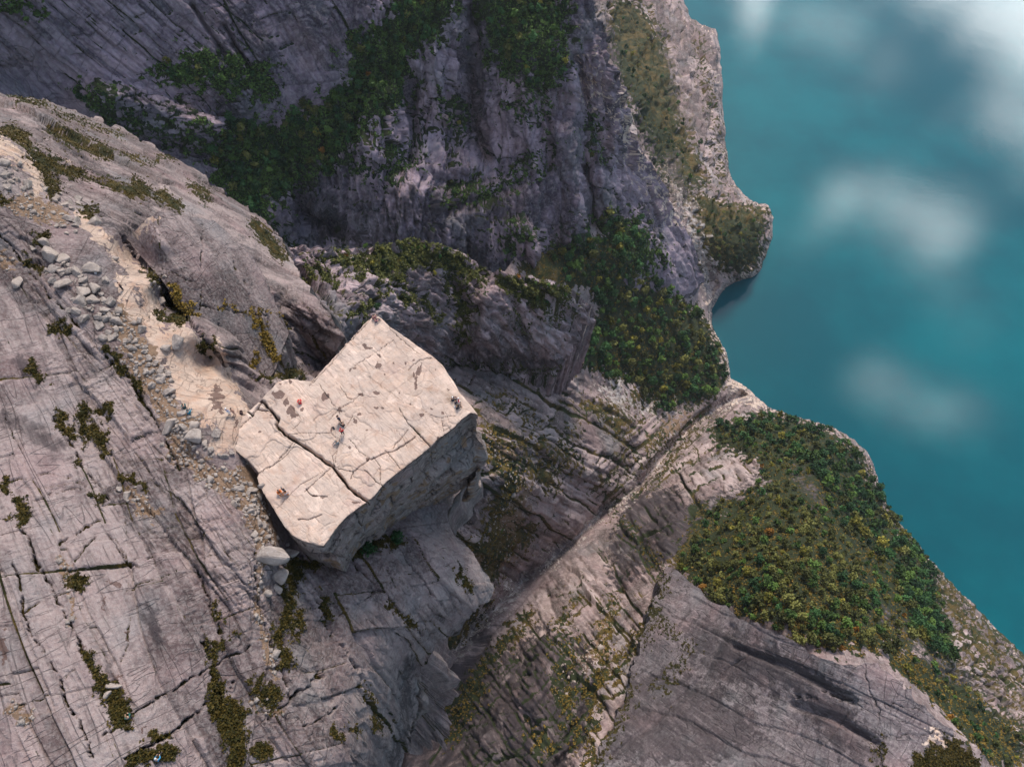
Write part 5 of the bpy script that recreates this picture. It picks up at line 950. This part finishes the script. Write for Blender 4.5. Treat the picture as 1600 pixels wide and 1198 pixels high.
boulder(O5[0] + 925 / S5, O5[1] + 370 / S5, 14, 'flat wedge-shaped boulder at the left end of the group below the blue-clad hikers', asp=1.2)
boulder(O5[0] + 1068 / S5, O5[1] + 445 / S5, 15.5, 'largest broad boulder in the group below the blue-clad hikers')
many(O5, S5, [(1010, 390, 32), (1070, 375, 30), (1160, 510, 22), (1190, 415, 30), (980, 500, 14), (1130, 470, 20), (1000, 440, 20), (1240, 540, 22), (1270, 520, 20)], 'pale packed block below the blue-clad hikers', 'blocks below the hikers')
many(O5, S5, [(690, 745, 32), (660, 710, 18), (745, 710, 12), (735, 760, 18)], 'pale boulder in the mossy hollow left of the pulpit', 'boulders in the mossy hollow')
many(O5, S5, [(1320, 715, 25), (1310, 785, 30), (1380, 835, 25), (1350, 830, 14), (1425, 910, 22), (1405, 965, 25), (1440, 965, 12), (1470, 990, 18), (1495, 1015, 14), (1370, 690, 22), (1352, 862, 12), (1290, 720, 15), (1340, 690, 14), (1300, 660, 16), (1390, 730, 30), (1430, 760, 24), (1440, 700, 20)], 'pinkish broken stone at the left foot of the pulpit', 'stones at the left foot of the pulpit')
many(O1, S1, [(60, 875, 25), (95, 910, 14), (118, 920, 16), (70, 820, 20), (150, 970, 15), (135, 1020, 16), (160, 1015, 10), (185, 1035, 14), (205, 1055, 10), (275, 1058, 14), (165, 940, 8), (110, 800, 15)], 'pale rock in the gully below the orange-clad hiker', 'small rocks below the orange-clad hiker')
boulder(O7[0] + 245 / S7, O7[1] + 128 / S7, 24, 'huge grey angular boulder at the lower left corner of the pulpit', asp=1.25, rz=-.1)
boulder(O7[0] + 345 / S7, O7[1] + 112 / S7, 13, 'whitish block resting against the huge grey boulder', asp=1.15, rz=.4)
boulder(O7[0] + 290 / S7, O7[1] + 235 / S7, 16, 'pale cracked boulder below the huge grey boulder'); boulder(O7[0] + 285 / S7, O7[1] + 295 / S7, 10, 'dark flat stone just below the pale cracked boulder'); boulder(O7[0] + 225 / S7, O7[1] + 315 / S7, 8, 'half-buried stone left of the dark flat stone')
many(O6, S6, [(388, 222, 12), (355, 180, 10)], 'round stone in the small mossy hollow on the big left slab', 'stones in the small mossy hollow')
boulder(O6[0] + 578 / S6, O6[1] + 778 / S6, 9.5, 'tilted rectangular slab standing in the wet moss, the larger one', asp=1.25); boulder(O6[0] + 548 / S6, O6[1] + 825 / S6, 6.5, 'smaller rectangular slab beside the tilted one in the wet moss')
# rubble that fills the heaps between the big blocks
rs_ = np.random.RandomState(77)
for (ax, ay, bx, by, w_, n_, lab, grp) in [(70, 400, 150, 480, 26, 34, 'grey block filling the upper half of the long heap', 'filling blocks of the upper heap'), (120, 470, 190, 520, 16, 20, 'grey block filling the lower half of the long heap', 'filling blocks of the lower heap'),
        (4, 262, 44, 296, 12, 14, 'grey stone between the boulders at the top bend', 'filling stones at the top bend'), (205, 520, 265, 600, 9, 22, 'grey stone strewn along the soil left of the slab', 'strewn stones left of the slab'), (270, 660, 360, 740, 16, 22, 'pale stone strewn below the largest broad boulder', 'strewn stones below the broad boulder'),
        (370, 740, 420, 830, 9, 20, 'pinkish stone strewn along the left foot of the pulpit', 'strewn stones along the pulpit foot')]:
    for _ in range(n_):
        q = rs_.rand(); x = ax + (bx - ax) * q + rs_.normal() * w_ * .45; y = ay + (by - ay) * q + rs_.normal() * w_ * .45; rr_ = float(np.exp(rs_.normal() * .35) * 3.6)
        szw = 'large ' if rr_ > 4.6 else 'tiny ' if rr_ < 2.7 else ''
        boulder(x, y, rr_, szw + lab, szw + grp, lay=near)
def scatter_stones(lay, w, count, size, name, label, seed):
    rs = np.random.RandomState(seed); vis = (lay.uu > -10) & (lay.uu < 1610) & (lay.vv > -10) & (lay.vv < 1210)
    ok = ((w > .5) & vis & (lay.p[:, 2] > .2)).nonzero()[0]; k = rs.choice(ok, min(count, len(ok)), replace=False)
    cube = np.array([(x, y, z) for x in (-1, 1) for y in (-1, 1) for z in (-1, 1)], float); Fc = np.array([(0, 1, 3, 2), (4, 6, 7, 5), (0, 4, 5, 1), (2, 3, 7, 6), (0, 2, 6, 4), (1, 5, 7, 3)])
    N = len(k); V = cube[None] * rs.uniform(.45, 1, (N, 8, 3)); S = size * np.exp(rs.normal(size=(N, 1, 1)) * .45); A = rs.uniform(0, 6.28, N); c_, s_ = np.cos(A)[:, None], np.sin(A)[:, None]
    V = np.stack([V[..., 0] * c_ - V[..., 1] * s_, V[..., 0] * s_ + V[..., 1] * c_, V[..., 2] * .7], -1) * S + lay.p[k][:, None]
    o = new_mesh(name, V.reshape(-1, 3), (Fc[None] + 8 * np.arange(N)[:, None, None]).reshape(-1, 4), M['boulder'], smooth=False); tag(o, label, 'stones', kind='stuff')
scatter_stones(near, near.m['soil'] * (near.m['pale'] < .3), 1100, .14, 'gravel', 'loose small stones on the soil beside the path', 3)
scatter_stones(valley, np.maximum(valley.m['scree'], valley.m['pale'] * .9), 2500, .42, 'scree', 'pale scree in the stream bed and on the shore', 4)
scatter_stones(valley, valley.m['soil'], 500, .4, 'scree', 'loose blocks on the slope below the pulpit', 5)

# ------------------------------------------------------------------ people
def cloth(name, c): 
    if name not in M: M[name] = plain(name, c, .85)
    return M[name]
def skinned(name, joints, edges, mat, parent, sub=2):
    keys = list(joints); me = bpy.data.meshes.new(name); me.from_pydata([joints[k][:3] for k in keys], [(keys.index(a), keys.index(b)) for a, b in edges], [])
    o = bpy.data.objects.new(name, me); C.objects.link(o); md = o.modifiers.new('skin', 'SKIN')
    for i, k in enumerate(keys):
        r = joints[k][3]; me.skin_vertices[0].data[i].radius = (r, r if len(joints[k]) < 5 else joints[k][4]); me.skin_vertices[0].data[i].use_root = i == 0
    s = o.modifiers.new('sub', 'SUBSURF'); s.levels = s.render_levels = sub; md.use_smooth_shade = True
    dg = bpy.context.evaluated_depsgraph_get(); m2 = bpy.data.meshes.new_from_object(o.evaluated_get(dg)); m2.materials.clear(); m2.materials.append(mat); m2.name = name
    o.modifiers.clear(); o.data = m2; o.parent = parent; return o
SKINC = (.55, .34, .24)
def pose(kind):
    J = {}
    if kind == 'stand':
        J['pelvis'] = (0, 0, .95, .13, .10); J['spine'] = (0, .01, 1.15, .12, .09); J['chest'] = (0, .0, 1.36, .15, .10); J['neck'] = (0, .01, 1.50, .055); J['skull'] = (0, .03, 1.60, .085); J['crown'] = (0, .02, 1.72, .075)
        for s, n in ((-1, 'l'), (1, 'r')):
            J['sh' + n] = (s * .19, 0, 1.42, .055); J['el' + n] = (s * .26, -.04, 1.14, .042); J['wr' + n] = (s * .25, .10, .90, .028); J['pa' + n] = (s * .25, .14, .83, .03)
            J['hp' + n] = (s * .10, 0, .90, .095); J['kn' + n] = (s * .12, .04, .50, .062); J['an' + n] = (s * .12, -.02, .09, .042); J['to' + n] = (s * .13, .16, .04, .036)
    elif kind == 'sit':
        J['pelvis'] = (0, 0, .13, .14, .12); J['spine'] = (0, .03, .33, .12, .09); J['chest'] = (0, .07, .53, .15, .10); J['neck'] = (0, .11, .67, .055); J['skull'] = (0, .15, .76, .085); J['crown'] = (0, .15, .88, .075)
        for s, n in ((-1, 'l'), (1, 'r')):
            J['sh' + n] = (s * .19, .07, .58, .055); J['el' + n] = (s * .27, .22, .40, .042); J['wr' + n] = (s * .16, .42, .42, .028); J['pa' + n] = (s * .13, .48, .42, .03)
            J['hp' + n] = (s * .10, .06, .12, .095); J['kn' + n] = (s * .15, .46, .38, .062); J['an' + n] = (s * .13, .72, .08, .042); J['to' + n] = (s * .14, .88, .06, .036)
    else:
        J['pelvis'] = (0, 0, .12, .14, .10); J['spine'] = (0, -.2, .12, .12, .09); J['chest'] = (0, -.42, .13, .15, .10); J['neck'] = (0, -.56, .12, .055); J['skull'] = (0, -.66, .13, .085); J['crown'] = (0, -.78, .12, .075)
        for s, n in ((-1, 'l'), (1, 'r')):
            J['sh' + n] = (s * .19, -.46, .12, .055); J['el' + n] = (s * .33, -.25, .07, .042); J['wr' + n] = (s * .28, 0, .06, .028); J['pa' + n] = (s * .27, .07, .06, .03)
            J['hp' + n] = (s * .10, .06, .11, .095); J['kn' + n] = (s * .14, .46, .16, .062); J['an' + n] = (s * .13, .88, .06, .042); J['to' + n] = (s * .16, .94, .17, .036)
    return J
def person(px, py, kind, face, jacket, trousers, label, hair=(.05, .03, .02), lay=None, pack=None, hat=None, sz=1.08):
    for L in ([lay] if lay else [pulpit, near]):
        r = L.at(px, py)
        if r is not None: break
    if r is None: print('no ground for', label); return
    root = bpy.data.objects.new('person', None); C.objects.link(root); root.location = r[0]; root.rotation_euler = (0, 0, math.radians(face)); root.scale = (sz,) * 3
    J = pose(kind); E = [('pelvis', 'spine'), ('spine', 'chest'), ('chest', 'neck'), ('neck', 'skull'), ('skull', 'crown')]
    for n in 'lr': E += [('chest', 'sh' + n), ('sh' + n, 'el' + n), ('el' + n, 'wr' + n), ('wr' + n, 'pa' + n), ('pelvis', 'hp' + n), ('hp' + n, 'kn' + n), ('kn' + n, 'an' + n), ('an' + n, 'to' + n)]
    B = dict(J); EB = list(E)
    for n, s in (('l', -1), ('r', 1)):                  # five separate fingers on each palm
        p = np.array(J['pa' + n][:3]); w = np.array(J['wr' + n][:3]); d = (p - w) / np.linalg.norm(p - w); sd_ = np.cross(d, (0, 0, 1.)) if abs(d[2]) < .9 else np.array([0, 1., 0]); sd_ /= np.linalg.norm(sd_)
        for i, (o, ln) in enumerate(((-.028, .05), (-.010, .065), (.009, .06), (.027, .048))):
            a = p + sd_ * o + d * .03; b = a + d * ln; k1, k2 = f'f{n}{i}a', f'f{n}{i}b'; B[k1] = (*a, .009); B[k2] = (*b, .007); EB += [('pa' + n, k1), (k1, k2)]
        a = p - sd_ * .04 * s; b = a + d * .035 - sd_ * .01 * s; B['t' + n] = (*a, .010); B['u' + n] = (*b, .008); EB += [('pa' + n, 't' + n), ('t' + n, 'u' + n)]
    sk = np.array(J['skull'][:3]); cr_ = np.array(J['crown'][:3]); up = (cr_ - sk) / np.linalg.norm(cr_ - sk); fw = np.array([0, 1., 0]) if kind != 'lie' else np.array([0, 0, 1.])
    nz_ = sk + fw * .095 + up * .03; B['nose'] = (*nz_, .014); EB.append(('skull', 'nose'))
    skinned('body', B, EB, cloth('skin', SKINC), root, 1)
    g = lambda ks, add: {k: (*J[k][:3], *[x + add for x in J[k][3:]]) for k in ks}
    jk = ['spine', 'pelvis', 'chest', 'shl', 'ell', 'wrl', 'shr', 'elr', 'wrr']
    skinned('jacket', g(jk, .022), [('pelvis', 'spine'), ('spine', 'chest'), ('chest', 'shl'), ('shl', 'ell'), ('ell', 'wrl'), ('chest', 'shr'), ('shr', 'elr'), ('elr', 'wrr')], cloth('fabric_%s' % '_'.join(str(int(c * 100)) for c in jacket), jacket), root)
    tr = ['pelvis', 'hpl', 'knl', 'anl', 'hpr', 'knr', 'anr']
    skinned('trousers', g(tr, .018), [('pelvis', 'hpl'), ('hpl', 'knl'), ('knl', 'anl'), ('pelvis', 'hpr'), ('hpr', 'knr'), ('knr', 'anr')], cloth('fabric_%s' % '_'.join(str(int(c * 100)) for c in trousers), trousers), root)
    bm = bmesh.new(); c = (sk + cr_) / 2 - fw * .015 + up * .02; bmesh.ops.create_icosphere(bm, subdivisions=3, radius=.108)
    for v in bm.verts:
        if Vector(v.co).dot(Vector(fw)) > .05 and Vector(v.co).dot(Vector(up)) < .045: v.co -= Vector(fw) * .06
        v.co *= 1 + .05 * math.sin(v.co.x * 70) * math.sin(v.co.y * 60)
    bmesh.ops.translate(bm, verts=bm.verts, vec=c); me = bpy.data.meshes.new('hair'); bm.to_mesh(me); bm.free(); me.materials.append(cloth('hair_%d' % int(hair[0] * 100) if not hat else 'hat_%s' % '_'.join(str(int(q * 100)) for q in hat), hat or hair))
    o = bpy.data.objects.new('hat' if hat else 'hair', me); C.objects.link(o); o.parent = root
    bm = bmesh.new()
    for s in (-1, 1):
        m_ = Matrix.Translation(Vector(sk + fw * .083 + up * .05 + np.array([s * .032, 0, 0]))); bmesh.ops.create_icosphere(bm, subdivisions=1, radius=.013, matrix=m_)
    me = bpy.data.meshes.new('eyes'); bm.to_mesh(me); bm.free(); me.materials.append(cloth('eye', (.03, .02, .02))); o = bpy.data.objects.new('eyes', me); C.objects.link(o); o.parent = root
    tag(root, label, 'person')
def pack_(px, py, col, label, rz=0, sz=1.0, lay=None):
    for L in ([lay] if lay else [pulpit, near]):
        r = L.at(px, py)
        if r is not None: break
    if r is None: return
    root = bpy.data.objects.new('backpack', None); C.objects.link(root); root.location = r[0]; root.rotation_euler = (math.radians(-70), 0, math.radians(rz)); root.scale = (sz,) * 3
    mat = cloth('pack_%s' % '_'.join(str(int(q * 100)) for q in col), col)
    def bx(nm, c, d, bev):
        bm = bmesh.new(); bmesh.ops.create_cube(bm, size=1); bmesh.ops.scale(bm, verts=bm.verts, vec=d); bmesh.ops.bevel(bm, geom=bm.edges[:], offset=bev, segments=3, affect='EDGES'); bmesh.ops.translate(bm, verts=bm.verts, vec=c)
        me = bpy.data.meshes.new(nm); bm.to_mesh(me); bm.free(); me.materials.append(mat); me.polygons.foreach_set('use_smooth', [True] * len(me.polygons)); o = bpy.data.objects.new(nm, me); C.objects.link(o); o.parent = root
    bx('bag_body', (0, .12, .28), (.34, .24, .52), .08); bx('pocket', (0, .27, .18), (.26, .09, .26), .04); bx('lid', (0, .12, .55), (.32, .26, .12), .05)
    for s in (-1, 1): bx('strap', (s * .1, -.02, .3), (.06, .05, .42), .02)
    tag(root, label, 'backpack')
K = (.03, .03, .035); NAVY = (.03, .04, .09); RED = (.65, .03, .04); WHITE = (.75, .75, .75)
person(584, 499, 'sit', -20, (.28, .10, .12), K, 'person in a dark red top sitting at the far tip of the pulpit')
person(586.5, 502.5, 'sit', -60, (.45, .2, .2), NAVY, 'person in a dusty pink top sitting right behind the one at the far tip')
person(470.3, 632, 'sit', 20, RED, (.5, .05, .08), 'person all in bright red sitting alone near the notch of the pulpit', hat=(.7, .08, .06))
person(531, 658.5, 'stand', -30, NAVY, K, 'person in navy standing in the middle of the pulpit top')
person(537.5, 665, 'sit', 60, K, K, 'person in black sitting beside the navy-clad one in the middle of the pulpit')
pack_(523, 672, (.03, .03, .04), 'black backpack lying left of the red-jacketed person mid-pulpit', 30)
person(536, 678.5, 'stand', 10, RED, K, 'person in a red jacket standing in the middle of the pulpit', hat=(.6, .03, .03))
person(529, 691.5, 'sit', 120, (.22, .27, .28), (.2, .22, .25), 'person in grey-green sitting in front of the red-jacketed one', hair=(.3, .25, .2))
person(706.5, 626, 'sit', -60, K, NAVY, 'person in black sitting left in the group at the fjord edge', hat=WHITE)
person(711.5, 630, 'sit', -100, (.06, .05, .09), K, 'person in dark violet sitting in the middle of the group at the fjord edge')
person(717.5, 632, 'stand', -80, RED, WHITE, 'person in a red jacket and pale trousers at the fjord edge', hat=WHITE)
person(713, 639, 'sit', -70, (.04, .04, .05), K, 'person in dark clothes sitting lowest in the group at the fjord edge', hair=(.2, .14, .08))
pack_(717, 637, WHITE, 'white backpack between the people at the fjord edge', 80)
person(436, 768, 'sit', -140, (.80, .20, .03), (.3, .12, .05), 'person in an orange jacket sitting near the lower left rim')
person(445.5, 768.5, 'stand', 140, (.05, .05, .07), K, 'person in black standing right of the orange-clad one', hair=(.35, .3, .28))
person(450.5, 771, 'sit', 100, (.45, .43, .45), (.6, .25, .1), 'person in grey with bare legs sitting next to the black-clad one')
person(360, 647, 'stand', -20, (.35, .42, .62), WHITE, 'person in light blue and white standing on the path above the crack', hat=WHITE)
person(368, 646, 'stand', 160, (.5, .3, .22), (.5, .33, .26), 'person in tan clothes standing on the path above the crack')
pack_(376.5, 649, (.05, .03, .03), 'dark backpack on the path beside the tan-clad person', 10, 1.3)
person(288.5, 638, 'sit', 30, (.02, .12, .13), K, 'person in dark teal sitting by the pale slab beside the boulders')
person(295.5, 647, 'sit', -10, (.02, .22, .33), (.02, .15, .22), 'person in blue sitting by the pale slab beside the boulders')
person(194, 453, 'stand', 110, (.06, .03, .03), K, 'hiker in black walking on the middle of the pale path', lay=near)
pack_(149, 429.5, WHITE, 'small white backpack left on a grey block beside the path', 0, 1.0, near)
person(205, 1121, 'sit', 40, (.03, .13, .11), K, 'person in a green top sitting on the slab above the wet moss', hair=(.2, .15, .1), lay=near)
pack_(206.5, 1125.5, RED, 'red backpack beside the green-clad person', 60, 1.3, near)
person(250, 1187, 'sit', 0, (.05, .28, .50), K, 'person in a blue jacket sitting in the moss at the bottom edge', hair=(.6, .58, .55), lay=near)
pack_(245, 1190, WHITE, 'white backpack next to the person in the blue jacket', 20, .9, near)

# ------------------------------------------------------------------ air
k = bpy.data.materials.new('haze'); k.use_nodes = True; t_ = k.node_tree; t_.nodes.clear(); o_ = t_.nodes.new('ShaderNodeOutputMaterial'); v_ = t_.nodes.new('ShaderNodeVolumePrincipled')
v_.inputs['Density'].default_value = HAZE; v_.inputs['Color'].default_value = (.80, .88, 1, 1); v_.inputs['Anisotropy'].default_value = .2; t_.links.new(v_.outputs[0], o_.inputs['Volume'])
x0, x1, y0, y1, z0, z1 = -1200, 4300, -900, 4300, -80, 760
hv = [(x, y, z) for x in (x0, x1) for y in (y0, y1) for z in (z0, z1)]; hf = [(0, 1, 3, 2), (4, 6, 7, 5), (0, 4, 5, 1), (2, 3, 7, 6), (0, 2, 6, 4), (1, 5, 7, 3)]
tag(new_mesh('haze', hv, hf, k, smooth=False), 'thin pale haze filling the air over the fjord', 'haze', kind='stuff')
